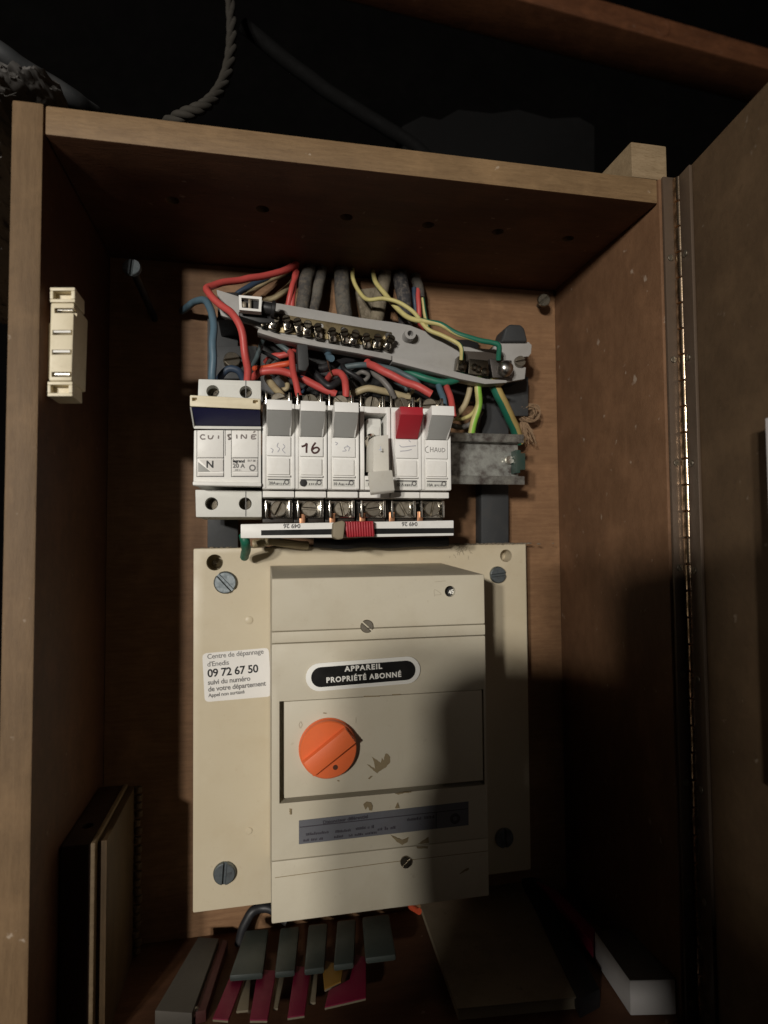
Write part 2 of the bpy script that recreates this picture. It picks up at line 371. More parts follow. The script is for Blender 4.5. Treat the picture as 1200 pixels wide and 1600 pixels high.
# sheet of paper on the door
def PD(px, py, off):            # pixel on the door plane, off = distance proud of it
    d = ray(px, py); q = o0+DN*off; return CAM+d*((q-CAM).dot(DN)/d.dot(DN))
a = PD(1196, 654, .0072)-DN*.0042; b = PD(1197, 1010, .003)
bm = bmesh.new(); L = .19; n = 8
for i in range(n):
    t0, t1 = i/n*L, (i+1)/n*L
    def off(t): return DN*(.0042*math.exp(-t/.02))
    q = [Vector((a.x, a.y, a.z))+DDIR*t+off(t) for t in (t0, t1)]
    zb = -.10
    hull8(bm, [q[0], q[1], Vector((q[1].x, q[1].y, zb)), Vector((q[0].x, q[0].y, zb))], [v-DN*.00025 for v in (q[0], q[1], Vector((q[1].x, q[1].y, zb)), Vector((q[0].x, q[0].y, zb)))])
tag(obj('paper_sheet', bm, M['boxtop2']), 'white sheet of paper pinned to the inside of the open door, curling edge', 'paper')
# white plastic catch on the left panel
mc = empty('door_catch', 'ivory plastic door catch with four slots screwed to the left cupboard wall', 'door catch', loc=P(100, 535, -.11))
yc = -.1185
bm = bmesh.new()
pprism(bm, [(79,473),(116,473),(112,595),(76,595)], yc, .021, .0008)
box(bm, .0002, P(80, 500, yc).x+.001, yc+.013, yc+.019, P(90,580,yc).z, P(90,490,yc).z)
body = obj('body', bm, M['ivory'], mc)
for (a0, a1, a2, a3) in ((449,472,78,117), (596,619,74,113)):
    bm = bmesh.new(); pprism(bm, rect(a2, a0, a3, a1), yc+.004, .015, .0006)
    x0, x1 = a2, a3
    for r_ in (rect(x0, a0, x1, a0+5), rect(x1-6, a0+5.2, x1, a1-5.2), rect(x0, a1-5, x1, a1), rect(x0, a0+5.2, x0+5, a1-5.2)): pprism(bm, r_, yc, .0038, .0003)
    obj('screw_lug', bm, M['ivory'], mc)
for i, (px, py, mt) in enumerate(((98,482.5,'steel'),(95,517,'ivory'),(94,548,'ivory'),(93.5,583,'steel'))):
    cut(body, [lambda bm: pprism(bm, rect(px-15.5, py-4, px+15.5, py+4), yc-.002, .006)])
    bm = bmesh.new(); pprism(bm, rect(px-13 if mt == 'ivory' else px-15.3, py-2, px+15.3, py+2.6), yc+(.0006 if mt == 'ivory' else .0016), .003); obj('strike_plate', bm, M['steel' if mt == 'steel' else 'white'], mc)
# ================================================================== ABOVE THE CUPBOARD
def beampt(px, py, y): return P(px, py, y)
ba = P(620, -42, .235); bb = P(1330, 139, .30); z0 = bb.z
bm = bmesh.new()
bx = Vector((bb.x-ba.x, bb.y-ba.y, 0)).normalized(); by = Vector((-bx.y, bx.x, 0))
q0 = Vector((ba.x, ba.y, 0))-bx*.5; q1 = Vector((bb.x, bb.y, 0))+bx*.5
zb = P(980, 53.5, .27).z; h = .030
hull8(bm, [q0+Vector((0,0,zb)), q1+Vector((0,0,zb)), q1+by*.06+Vector((0,0,zb)), q0+by*.06+Vector((0,0,zb))], [v+Vector((0,0,zb+h)) for v in (q0, q1, q1+by*.06, q0+by*.06)], .003)
kp = P(1035, 42, .268)
lathe(bm, kp+Vector((0,.001,0)), (0,-1,0), [(.012,-.001),(.012,.0004),(.0095,.0012),(.009,.0002),(.0001,.0006)], 28)
tag(obj('ceiling_beam', bm, M['beam']), 'reddish brown wooden beam with a round knot crossing above the cupboard', 'beam')
def cable(name, label, pts, r, m, cat='cable', seg=10, group=None, mi2=None, twist=0, cap=None, phase=0.0):
    import mathutils
    pts = smooth_path([P(*p) for p in pts], 4); sd = random.random()*90; amp = min(.0009, r*.34)
    pts = [p+Vector(mathutils.noise.noise_vector(p*95+Vector((sd,0,0))))*amp*(0 if i in (0, len(pts)-1) else 1) for i, p in enumerate(pts)]
    bm = bmesh.new(); tube(bm, pts, r, seg, 2, 0, None if mi2 is None else 1, twist, None, phase)
    mats = [M[m]] if mi2 is None else [M[m], M[mi2]]
    return tag(obj(name, bm, mats, None, 60), label, cat, group)
# three-strand rope rising behind the top panel
base = smooth_path([P(255,196,-.03), P(285,180,-.04), P(318,166,-.04), P(342,142,-.03), P(357,104,-.01), P(362,60,.02), P(360,10,.06), P(352,-60,.1)], 14)
bm = bmesh.new()
for s in range(3):
    pts = []
    for i, p in enumerate(base):
        t = (base[min(i+1, len(base)-1)]-base[max(i-1, 0)]).normalized(); ax, u, v = frame_of(t); a = i*.32+s*2.094
        pts.append(p+(u*math.cos(a)+v*math.sin(a))*.0017)
    tube(bm, pts, .0021, 8, 1)
tag(obj('twisted_rope', bm, M['rope'], None, 60), 'greyish twisted rope curving up from behind the cupboard top', 'rope')
cable('dark_cable', 'thick dark purplish cable lying across the upper left corner', [(-60,40,-.05),(0,82,-.05),(60,122,-.04),(120,158,-.03),(170,200,0)], .0052, 'blackgrey')
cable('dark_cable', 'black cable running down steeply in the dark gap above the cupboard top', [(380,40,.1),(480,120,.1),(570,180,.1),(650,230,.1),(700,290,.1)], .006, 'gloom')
# dim masonry block behind
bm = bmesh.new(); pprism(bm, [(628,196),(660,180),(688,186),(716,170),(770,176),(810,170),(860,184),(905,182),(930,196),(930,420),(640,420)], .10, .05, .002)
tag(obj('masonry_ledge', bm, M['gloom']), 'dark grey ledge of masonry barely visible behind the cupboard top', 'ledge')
# pale fibrous insulation at the top left corner
bm = bmesh.new()
def tuft(bm, px, py, y, n, sp, ln, r):
    for i in range(n):
        p = P(px+random.gauss(0, sp), py+random.gauss(0, sp*.5), y+random.uniform(-.01,.02)); a = random.uniform(0, 6.28)
        d = Vector((math.cos(a), random.uniform(-.6,.6), math.sin(a)*.6))*ln
        tube(bm, [p, p+d*.5+Vector((random.uniform(-1,1), random.uniform(-1,1), random.uniform(-1,1)))*ln*.3, p+d], r, 4, 3)
def lump(bm, px, py, y, a, b, c, sd):
    import mathutils
    g = bmesh.ops.create_icosphere(bm, subdivisions=4, radius=1)
    o_ = P(px, py, y)
    for v in g['verts']:
        q = Vector(v.co); n_ = 1+.34*mathutils.noise.fractal(q*1.9+Vector((sd, sd*2.1, 0)), .9, 2.1, 5)
        v.co = o_+Vector((q.x*a*n_, q.y*b*n_, q.z*c*n_))
for k, (px, py, a, c) in enumerate(((4,146,.009,.0045),(24,143,.010,.0040),(44,148,.009,.0030),(62,150,.008,.0032),(82,154,.006,.0022))): lump(bm, px, py, -.09, a, .016, c, k*3.7)
for k in range(11): lump(bm, -1-k*.4+random.uniform(-1,2), 176+k*31, -.088, .0034, .012, random.uniform(.004,.008), 40+k*2.3)
for i in range(8): tuft(bm, 4+i*10, 140+abs(i-3)*2.0, -.09+i*.004, 14, 5, .006, .00012)
tag(obj('fibre_insulation', bm, M['fibre']), 'pale fibrous insulation fluff bulging at the upper left corner of the cupboard', 'insulation', kind='stuff')

# ================================================================== BACK OF THE BOARD: uprights and rails
bm = bmesh.new(); pprism(bm, rect(324, 497, 372, 856), -.006, .0055, .0008)
pprism(bm, rect(333, 540, 402, 592), -.014, .0075, .001)
up = tag(obj('support_upright', bm, M['blackgrey']), 'black plastic upright behind the double breaker on the left', 'support', 'black uprights carrying the rails')
bm = bmesh.new(); pprism(bm, [(752,600),(795,600),(795,850),(752,850)], -.012, .0115, .0008); pprism(bm, rect(786,588,826,650), -.016, .0035, .001)
tag(obj('support_upright', bm, M['blackgrey']), 'black plastic upright behind the bare metal rail on the right', 'support', 'black uprights carrying the rails')
bm = bmesh.new(); pprism(bm, rect(406, 530, 748, 628), -.0085, .008, .0008)  # black sheet added to paint the shade among the wires
tag(obj('shade_strip', bm, M['black']), 'black strip added as the dark shade behind the tangle of wires under the grey rail', 'shade strip')
# DIN rail
dr = empty('mounting_rail', 'mottled galvanised mounting rail, bare end showing right of the fuses', 'mounting rail', loc=P(760, 718, -.045))
yr = -.045
zt, zb_ = P(790, 678, yr).z, P(790, 757, yr).z; xl = P(420, 700, yr).x; xr = P(819, 700, yr).x; xr2 = P(815, 700, yr).x
bm = bmesh.new()
box(bm, xl, xr, yr, yr+.0012, zt-.0052, zt, .0003); box(bm, xl, xr, yr, yr+.0012, zb_, zb_+.0052, .0003); obj('flange', bm, M['galv'], dr)
bm = bmesh.new()
box(bm, xl, xr2, yr+.0058, yr+.007, zb_+.0040, zt-.0040); box(bm, xl, xr2, yr+.0012, yr+.0058, zt-.0052, zt-.0040); box(bm, xl, xr2, yr+.0012, yr+.0058, zb_+.0040, zb_+.0052)
obj('web', bm, M['galv'], dr)
slot_screw('rail_screw', P(795, 719, yr+.0050), .0027, .0022, M['chrome'], dr, .4)
bm = bmesh.new(); pprism(bm, [(806,703),(814,703),(814,708),(821,708),(821,734),(813,734),(813,739),(806,739)], yr-.0015, .012, .0004); obj('end_stop', bm, plastic('dark_green_plastic', (.02,.045,.036), .5, .3), dr)
bm = bmesh.new(); box(bm, P(760,700,-.03).x, P(790,700,-.03).x, yr+.0072, -.0125, zb_+.006, zt-.006); obj('spacer', bm, M['blackgrey'], dr)
bm = bmesh.new(); box(bm, P(345,700,-.03).x, P(372,700,-.03).x, yr+.0072, -.0065, zb_+.006, zt-.006); obj('spacer', bm, M['blackgrey'], dr)
# dusty fluff hanging on the rail
# ================================================================== TERMINAL RAIL (tilted grey bar)
tr = empty('terminal_rail', 'tilted grey plastic terminal rail with brass bar above the breakers', 'terminal rail', loc=P(585, 525, -.04))
yt = -.040
bm = bmesh.new()
pprism(bm, [(338,452),(376,464),(460,478),(560,496),(612,503),(640,508),(668,519),(700,529),(722,541),(770,546),(776,534),(826,534),(831,539),(830,552),(826,557),(812,558),(808,566),(812,572),(822,574),(820,592),(792,597),(758,595),(720,588),(612,556),(500,536),(440,524),(406,514),(392,505),(345,493)], yt, .004, .0004)
base_o = obj('rail_base', bm, M['railgrey'], tr)
bm = bmesh.new()
pprism(bm, [(404,513),(440,523),(500,534),(610,553),(612,556),(612,563),(560,552),(500,542),(440,531),(402,519)], yt-.009, .0088, .0004)
pprism(bm, [(613.2,555),(700,577),(722,583),(760,592),(792,594),(792,598),(758,600),(718,592),(613.2,565)], yt-.009, .0088, .0004)
obj('front_lip', bm, M['railgrey'], tr)
bm = bmesh.new(); pprism(bm, [(430,489),(612,519),(612,545),(430,518)], yt-.0012, .0011, .0002); bar = obj('brass_bar', bm, M['brass'], tr)
for px, py in ((502,507),(537,513)): cut(bar, [lambda bm: cyl(bm, P(px, py, yt-.003), (0,1,0), .0016, .004, 16)])
tsx = [(411,503),(429,508),(448,510.5),(465,513.5),(480,516.5),(495,520),(517,527),(536,528),(552,532),(570,535.5),(587,538.5),(605,540)]
tsx = [(x, y+4) for x, y in tsx]
bm = bmesh.new(); axh = Vector((0,-1,.18)).normalized()
for s in (-1, 1):
    a0 = .14; pts = [Vector((.0026*math.cos(a0+(math.pi-2*a0)*i/9), 0, s*.0026*math.sin(a0+(math.pi-2*a0)*i/9))) for i in range(10)]
    if s < 0: pts.reverse()
    hull8(bm, [Vector((0,-.0060,.0016))+p for p in pts], [Vector((0,-.0079,.0019))+p*.9 for p in pts], .0003, 0, 1)
cyl(bm, (0,-.0005,.0016), (0,-1,0), .0021, .0060, 14)
box(bm, -.0023, .0023, -.0058, -.0005, -.0042, .0030, .0007)
sm = mesh_of(bm, M['oldbrass'], 'terminal_screw'); bm = bmesh.new()
cyl(bm, (0,-.0056,-.0020), (0,-1,-.25), .0019, .0016, 14, .0004)
sm2 = mesh_of(bm, M['chrome'], 'clamp_tip')
for px, py in tsx:
    s = inst('terminal_screw', sm, tr, P(px, py-4, yt)-Vector(tr.location)); s.rotation_euler = (random.uniform(-.05,.15), random.uniform(-.35,.5), random.uniform(-.04,.04))
    e = inst('clamp_tip', sm2, s, (0,0,0)); e.rotation_euler = (random.uniform(-.1,.1), random.uniform(-.1,.1), 0)
slot_screw('terminal_screw', P(606, 526, yt-.001), .0022, .002, M['steel'], tr, .9)
# outlined label window and black lug at its left end
bm = bmesh.new(); yq = yt-.016
ow = [(373,461),(409,464),(408,487),(374,484)]; iw = [(377,465),(405,467.5),(404,483),(378,480.5)]
for i in range(4): j = (i+1) % 4; pprism(bm, [ow[i], ow[j], iw[j], iw[i]], yq, .005, 0)
obj('window_frame', bm, M['white'], tr)
bm = bmesh.new(); pprism(bm, iw, yq+.003, .012, 0); obj('terminal_block', bm, M['black'], tr)
bm = bmesh.new(); pprism(bm, rect(388,466,393,482), yq+.0006, .0024, .0004); pprism(bm, rect(378,471,385,480), yq+.001, .0018, .0004); obj('clamp_metal', bm, M['screw'], tr)
bm = bmesh.new(); lathe(bm, P(409,480,yt-.010), (1,0,-.12), [(.0032,0),(.0034,.0004),(.0034,.0052),(.0048,.0056),(.0048,.0072),(.004,.0076)], 20); 
pprism(bm, [(372,486),(408,489),(431,496),(430,505),(406,504),(374,494)], yt-.008, .0078, .001)
obj('cable_lug', bm, M['black'], tr)
# hollow post
bm = bmesh.new(); lathe(bm, P(637,527,yt), (0,-1,0), [(.0036,0),(.0034,.007),(.0018,.007),(.0017,.002),(.0001,.002)], 20); obj('post', bm, M['railgrey'], tr)
# earth end
bm = bmesh.new(); pprism(bm, [(722,548),(782,551),(790,570),(776,590),(718,584)], yt-.0012, .001, .0002); obj('earth_plate', bm, plastic('umber_plate', (.055,.045,.037), .5, .4), tr)
bm = bmesh.new(); pprism(bm, [(716,556),(726,557),(728,582),(713,579)], yt-.008, .0065, .0006); pprism(bm, [(733,560),(763,563),(764,588),(732,584)], yt-.009, .0075, .0006); obj('earth_terminal', bm, M['oldbrass'], tr)
for px, py, r in ((722,573,.0028),(741,575,.0024),(747,578,.0024),(757,582,.0027)): 
    bm = bmesh.new(); lathe(bm, P(px,py,yt-.0082), (.1,-1,.1), [(r,0),(r,.0012),(r*.7,.0022),(.0001,.0026)], 18); obj('earth_screw', bm, M['oldbrass'], tr)
bm = bmesh.new(); pprism(bm, [(765,560),(800,563),(800,590),(770,590)], yt-.006, .0045, .0006); obj('clamp_plate', bm, metal('dark_steel', (.16,.145,.135), .42), tr)
bm = bmesh.new(); lathe(bm, P(788,577,yt-.0062), (.05,-1,.05), [(.0050,0),(.0050,.0018),(.0040,.0042),(.0022,.0054),(.0001,.0057)], 24); obj('clamp_bolt', bm, M['steel'], tr)
slot_screw('rail_screw', P(811,566,yt-.0002), .0035, .003, M['screw'], tr, .25)
bm = bmesh.new(); pprism(bm, [(783,534),(790,512),(797,506),(814,507),(820,513),(825,534)], yt-.003, .016, .0016, 0, 3); obj('end_cap', bm, M['blackgrey'], tr)
bm = bmesh.new(); pprism(bm, rect(340,456,372,500), yt+.0042, .030, .001); obj('bracket', bm, M['black'], tr)
bm = bmesh.new(); pprism(bm, rect(770,540,818,592), yt+.0042, .022, .001); obj('bracket', bm, M['black'], tr)

# ================================================================== FUSE ROW
YF = -.078
bounds = [410, 461, 511.5, 562, 612, 658.5, 705]
def zpx(px, py, y=YF): return P(px, py, y).z
ZR = {k: zpx(560, v) for k, v in dict(top=634, lev1=684, ln=715.5, w0=718.5, w1=743, s0=749, s1=760, bot=765, sk0=767.5, sk1=777, scr=794, hb=815).items()}
PITCH = .01745
xs = [P((a+b)/2, 700, YF).x for a, b in zip(bounds, bounds[1:])]
hw = (xs[5]-xs[0])/10-.00025
ZR['lev0'] = zpx(560, 640); YL = .0130
LT = zpx(560, 629, YF-YL); LB_ = zpx(560, 645, YF-YL)
z0 = ZR['w0']
def zr(k): return ZR[k]-z0
cache = {}
def shared(name, m, build):
    key = (name, m.name)
    if key not in cache:
        bm = bmesh.new(); build(bm); cache[key] = mesh_of(bm, m, name)
    return cache[key]
def b_body(bm):
    box(bm, -hw, hw, .0006, .034, zr('bot'), zr('top'), .0005)
    box(bm, -hw+.0001, hw-.0001, .0040, .034, zr('sk1'), zr('bot')-.0008, .0004)
def b_rails(bm):
    for s in (-1, 1): box(bm, s*hw-(.0017 if s > 0 else 0), s*hw+(.0017 if s < 0 else 0), .0001, .0006, zr('bot')+.0004, zr('lev0')-.0006, .0002)
def b_open_body(bm):
    for s in (-1, 1): box(bm, s*hw-(.0021 if s > 0 else 0), s*hw+(.0021 if s < 0 else 0), .0002, .034, zr('bot'), zr('lev0')+.002, .0004)
    box(bm, -hw, hw, .0008, .034, zr('lev0')-.0014, zr('top'), .0004)
    box(bm, -hw+.0022, hw-.0022, .0006, .034, zr('bot'), zr('s0')+.002, .0004)
    box(bm, -hw+.0001, hw-.0001, .0040, .034, zr('sk1'), zr('bot')-.0008, .0004)
cw = hw-.0021
def lever_b(bm):
    zl, zb2 = LB_-z0, zr('lev1')
    prof = [(.0004, LT-z0-.001), (-YL+.0008, LT-z0-.001), (-YL+.0002, zl), (-.0006, zb2), (.0004, zb2)]
    hull8(bm, [(-cw, y, z) for y, z in prof], [(cw, y, z) for y, z in prof], .00035, 0)
def lever_parts():
    pass
def b_panel(bm): box(bm, -cw, cw, -.0006, .0004, zr('ln')+.0003, zr('lev1')-.0004, .0002)
def b_window(bm): box(bm, -cw+.0006, cw-.0006, -.0004, .0004, zr('w1'), zr('w0'), .0003); box(bm, -cw+.0001, cw-.0001, -.0010, .0003, zr('w1')-.0012, zr('w1')-.0002, .0003)
def b_strip(bm): box(bm, -cw+.0003, cw-.0003, .00025, .0005, zr('s1'), zr('s0'), .0001)
def b_housing(bm):
    box(bm, -hw, hw, .016, .050, zr('hb'), zr('sk1')-.0003, .0006); box(bm, -hw+.0001, hw-.0001, .018, .050, zr('top')+.0003, zr('top')+.0078, .0006)
    box(bm, -hw+.0002, hw-.0002, .0342, .0325+.0175, zr('sk1'), zr('top'))
def b_clamp(bm, top):
    zc = zr('top')+.0043 if top else zr('scr')
    hgt = .0036 if top else .0046
    for s, wd in ((-1, .0011), (1, .0016)): box(bm, s*.0062-wd/2, s*.0062+wd/2, .0085, .0170, zc-hgt, zc+hgt, .0004)
    box(bm, -.0056, .0056, .0135, .0165, zc-hgt, zc+hgt, .0004)
def fuse(i, kind):
    lab = {0: 'white fuse holder next to the double breaker with faint blue scribble',
           1: 'white fuse holder with 16 written on it in brown marker',
           2: 'white fuse holder with shade-grey lever between the 16 fuse and the pulled-out one',
           3: 'white fuse holder with its carrier pulled out and hanging open',
           4: 'white fuse holder with a red lever',
           5: 'white fuse holder with pencilled word, last at the right end of the row'}[i]
    f = empty('fuse_holder', lab, 'fuse holder', 'row of white fuse holders on the rail', (xs[i], YF, z0))
    L = lambda name, m, b, nm=None: inst(name, shared(nm or name, M[m], b), f)
    L('housing', 'brownblack', b_housing)
    if i == 3: L('body', 'white', b_open_body, 'open_body')
    else: L('body', 'white', b_body); L('side_strip', 'white', b_rails)
    for tp in (True, False): L('terminal_clamp', 'chrome', lambda bm: b_clamp(bm, tp), 'clamp%d' % tp)
    for nm, zc, yy in (('terminal_screw', zr('top')+.0036, .0130), ('terminal_screw', zr('scr'), .0128)):
        s = slot_screw(nm, (random.uniform(-.0004,.0004), yy, zc), .0043, .0034, M['screw'], f, random.uniform(0, 3.1), (random.uniform(-.08,.08), -1, .05)); s.location = (0,0,0)
    if i != 3:
        if i == 4:
            lv = L('lever', 'red', lever_b); lv['label'] = 'red lever'
        else:
            lv = inst('lever', shared('lever', M['lever'], lever_b), f)
            def lip(bm):
                lt, lb = LT-z0, LB_-z0
                pr = [(.0004, lt-.0016), (-.0040, lt-.0010), (-YL, lt), (-YL-.0006, lb), (.0004, lb-.0005)]
                hull8(bm, [(-cw-.0001, y, z) for y, z in pr], [(cw+.0001, y, z) for y, z in pr], .0004)
                for s in (-1, 1):
                    a = s*(cw+.0001); b2 = s*(cw-.0006)
                    pr = [(-YL+.0002, lb+.0004), (-.0008, zr('lev1')), (.0003, zr('lev1')), (.0003, lb)]
                    hull8(bm, [(a, y, z) for y, z in pr], [(b2, y, z) for y, z in pr])
            inst('lever_lip', shared('lever_lip', M['white'], lip), lv)
        L('label_panel', 'white', b_panel); L('window', 'white', b_window)
    L('rating_strip', 'palegrey', b_strip)
    return f
F = [fuse(i, None) for i in range(6)]
# pulled-out carrier of the fourth holder
f = F[3]; X3 = xs[3]
bm = bmesh.new()
box(bm, -.0040, .0040, .004, .015, zr('lev1')+.001, zr('lev0')-.0035, .0014, 0, 3); box(bm, -.0026, .0028, .0034, .008, zr('lev1')+.002, zr('lev0')-.008, .0005)
c_ = obj('inner_clip', bm, M['palegrey'], f, local=True)
bm = bmesh.new(); box(bm, -hw+.0022, hw-.0022, .016, .034, zr('s0')+.0022, zr('lev0')-.0016); obj('cavity', bm, M['black'], f, local=True)
bm = bmesh.new(); tube(bm, [(-.0038, .004, zr('lev1')-.004), (-.0048, .001, zr('lev1')-.001), (-.0034, .0, zr('lev1')+.0014), (-.001, .002, zr('lev1')+.002)], .0009, 8); obj('contact_spring', bm, M['chrome'], f, local=True)
bm = bmesh.new()
def pl(px, py, y): v = P(px, py, y); return (v.x-X3, v.y-YF, v.z-z0)
def q4(pts, ys): return [pl(a, b, y) for (a, b), y in zip(pts, ys)]
front = q4([(584,682),(607,679),(608,736),(583,737)], [YF-.006, YF-.006, YF-.013, YF-.013]); backp = q4([(572,690),(597,690),(597,738),(571,738)], [YF+.006]*4)
hull8(bm, front, backp, .0004); obj('fuse_carrier', bm, M['offwhite'], f, local=True)
bm = bmesh.new()
front = q4([(575,737),(613,734),(617,766),(579,770)], [YF-.017, YF-.017, YF-.0105, YF-.0105]); backp = [(x+.0002, y+.0024, z-.0012) for x, y, z in front]
hull8(bm, front, backp, .0005); obj('carrier_lever', bm, M['offwhite'], f, local=True)
bm = bmesh.new(); cyl(bm, (.0005, .004, zr('ln')), (0,0,-1), .0034, .010, 16); obj('fuse_cartridge', bm, M['card'], f, local=True)
# printed and written marks on the fuses
c5 = lambda a, b: (290+a/5.4545, 580+b/5.4545)
c6 = lambda a, b: (490+a/5.217, 590+b/5.217)
strokes('handwriting', [[(988,642),(1015,634),(1032,618),(1030,660),(1030,696)], [(1108,608),(1085,640),(1076,672),(1092,696),(1120,692),(1138,668),(1122,650),(1095,656),(1082,668)]], c5, YF-.0007, .00052, M['marker'], F[1])
strokes('handwriting', [[(725,655),(745,670),(735,695)], [(790,610),(780,640),(800,660),(785,690)], [(830,620),(845,645),(825,670),(850,700)]], c5, YF-.0007, .00022, M['faint'], F[0])
strokes('handwriting', [[(175,525),(195,535),(180,550)], [(235,600),(265,595),(250,570),(290,565),(285,600)], [(270,550),(300,575)]], c6, YF-.0007, .00022, M['faint'], F[2])
strokes('handwriting', [[(545,560),(550,600)], [(530,590),(555,585)]], c6, YF-.0125, .0002, plastic('blue_pencil', (.45,.5,.6), .6, 0), F[3])
strokes('handwriting', [[(705,600),(760,595),(800,585)], [(700,550),(720,565),(780,560),(835,555)], [(775,510),(790,525)]], c6, YF-.0007, .00025, M['faint'], F[4])
strokes('handwriting', [[(935,558),(914,572),(911,592),(920,608),(938,610)], [(952,565),(952,607)], [(974,567),(974,607)], [(952,587),(974,585)], [(985,608),(998,570),(1010,608)], [(990,595),(1006,593)], [(1020,572),(1020,600),(1034,602),(1036,574)], [(1048,575),(1048,606),(1070,596),(1066,580),(1048,575)]], c6, YF-.0007, .00022, plastic('soft_pencil', (.30,.29,.28), .6, 0), F[5])
def rating(i, s):
    px = (bounds[i]+bounds[i+1])/2
    if s: text('rating_print', s, px-10, 755 + i*.6, YF+.0002, .0015, M['greyink'], F[i], 0, .00006)
    bm = bmesh.new()
    y = YF+.00018
    cx, cz = xs[i], (ZR['s0']+ZR['s1'])/2
    box(bm, cx-cw+.0006, cx+cw-.0004, y-.00006, y+.0001, ZR['s0']-.0009, ZR['s0']-.0002)
    for k in range(4): 
        a = cx-.0012+k*.0011; box(bm, a, a+random.uniform(.0004,.0009), y-.00006, y+.0001, cz-.0013+random.uniform(-.0002,.0002), cz-.0004)
    lathe(bm, (cx+cw-.0020, y+.0001, cz), (0,-1,0), [(.0014,0),(.0014,.00016),(.0008,.00016),(.0008,.0)], 16)
    obj('fine_print', bm, M['greyink'], F[i])
for i, s in enumerate(('20A', '', '10 A', '10', '10 A', '10A')): rating(i, s)
bm = bmesh.new(); lathe(bm, (xs[1]-.0040, YF+.0002, (ZR['s0']+ZR['s1'])/2-.0003), (0,-1,0), [(.0019,0),(.0019,.0002),(.0001,.0003)], 18); obj('ink_dot', bm, M['ink'], F[1])
# ================================================================== DOUBLE BREAKER
db = empty('double_breaker', 'wide two-pole breaker with navy blue lever and handwritten kitchen label, left end of the row', 'circuit breaker', loc=P(355, 710, YF))
bm = bmesh.new(); pprism(bm, [(310,592),(408,595),(408,626),(309,623)], -.066, .040, .0006); tb = obj('terminal_cover', bm, M['palegrey'], db)
cut(tb, [lambda bm, px=px, py=py: cyl(bm, P(px, py, -.068), (0,1,0), .0033, .012, 24) for px, py in ((332,610),(384,611))])
bm = bmesh.new(); pprism(bm, [(305,765),(409,767),(409,808),(306,808)], -.068, .042, .0006); tb2 = obj('terminal_cover', bm, M['palegrey'], db)
cut(tb2, [lambda bm, px=px, py=py: cyl(bm, P(px, py, -.070), (0,1,0), .0033, .012, 24) for px, py in ((330,786.5),(383,786.5))])
for px, py, y in ((332,611,-.0575), (384,612,-.0575), (331,788,-.0595), (383,788,-.0595)):
    bm = bmesh.new(); cyl(bm, P(px, py, y), (0,-1,0), .0030, .0015, 16); obj('recessed_screw', bm, M['oldbrass'], db)
for x0, y0_, y1_, y in ((384,593.5,625,-.0662), (384,768,807,-.0682)):
    bm = bmesh.new(); pprism(bm, rect(x0-.7, y0_, x0+.7, y1_), y, .0003); obj('seam', bm, M['greyink'], db)
bm = bmesh.new(); pprism(bm, [(303,672),(408,671),(408,757),(302,756)], YF, .05, .0006); obj('body', bm, M['white'], db)
bm = bmesh.new(); pprism(bm, [(301,752),(408.5,754),(408.5,760),(301,758.5)], YF-.0022, .006, .0006); obj('lower_lip', bm, M['white'], db)
# lever: ivory lip on top, navy face below
ya, yb = YF-.0125, YF-.0018
def q8(pts, ys): return [P(a, b, y) for (a, b), y in zip(pts, ys)]
bm = bmesh.new(); hull8(bm, q8([(296.5,617),(407,623),(407,640),(296.5,635)], [ya]*4), q8([(305,625),(408,628),(408,641),(306,640)], [-.07]*4), .0006); lv = obj('lever', bm, M['ivory'], db)
for px, py in ((303.5,623),(399,627)): cut(lv, [lambda bm: pprism(bm, rect(px-4, py-2.6, px+4, py+2.6), ya-.001, .004)])
bm = bmesh.new(); hull8(bm, q8([(299.5,636.3),(406,641),(407,666),(304,665)], [ya+.0006, ya+.0006, yb, yb]), q8([(304,640),(407,642),(408,666),(306,666)], [-.07]*4), .0003); obj('lever_face', bm, M['blue'], db)
bm = bmesh.new(); hull8(bm, q8([(303,665.4),(408,666.4),(408,671),(303,670)], [yb-.0004]*4), q8([(304,666),(408,667),(408,671),(304,670)], [-.07]*4), .0003)
for s in (0,):
    hull8(bm, q8([(296.8,636),(299,636.3),(304,668),(302,668)], [ya+.0004, ya+.0004, yb, yb]), q8([(301,640),(304,640),(305,668),(303,668)], [-.075]*4))
obj('lever_edge', bm, M['palegrey'], db)
bm = bmesh.new()
pprism(bm, rect(308.5, 673.5, 349, 714.5), YF-.0006, .0008, .0002); pprism(bm, rect(363, 673.5, 403, 714.5), YF-.0006, .0008, .0002); obj('label_panel', bm, M['white'], db)
bm = bmesh.new()
for x0, x1 in ((307,350),(361,403.5)):
    for r_ in (rect(x0, 672, x0+.9, 745), rect(x1-.9, 672, x1, 745), rect(x0, 744, x1, 745.2), rect(x0, 715.2, x1, 716.2)): pprism(bm, r_, YF-.00012, .0004)
pprism(bm, rect(351.5, 672, 352.3, 712), YF-.00012, .0004)
obj('groove', bm, M['greyink'], db)
bm = bmesh.new(); pprism(bm, [(310,717.5),(348.5,717.5),(348.5,736),(330,737)], YF-.0005, .0006, .0001); pprism(bm, [(310,739),(349,739),(349,743.6),(310,743.6)], YF-.0008, .0009, .0002); obj('label_card', bm, M['paper'], db)
bm = bmesh.new(); pprism(bm, [(309.5,722),(329,737),(309.5,737)], YF-.0004, .0005, .0001); obj('card_backing', bm, M['lever'], db)
text('pole_print', 'N', 328, 726, YF-.0005, mm(10.5, YF), M['ink'], db, 0, .00012)
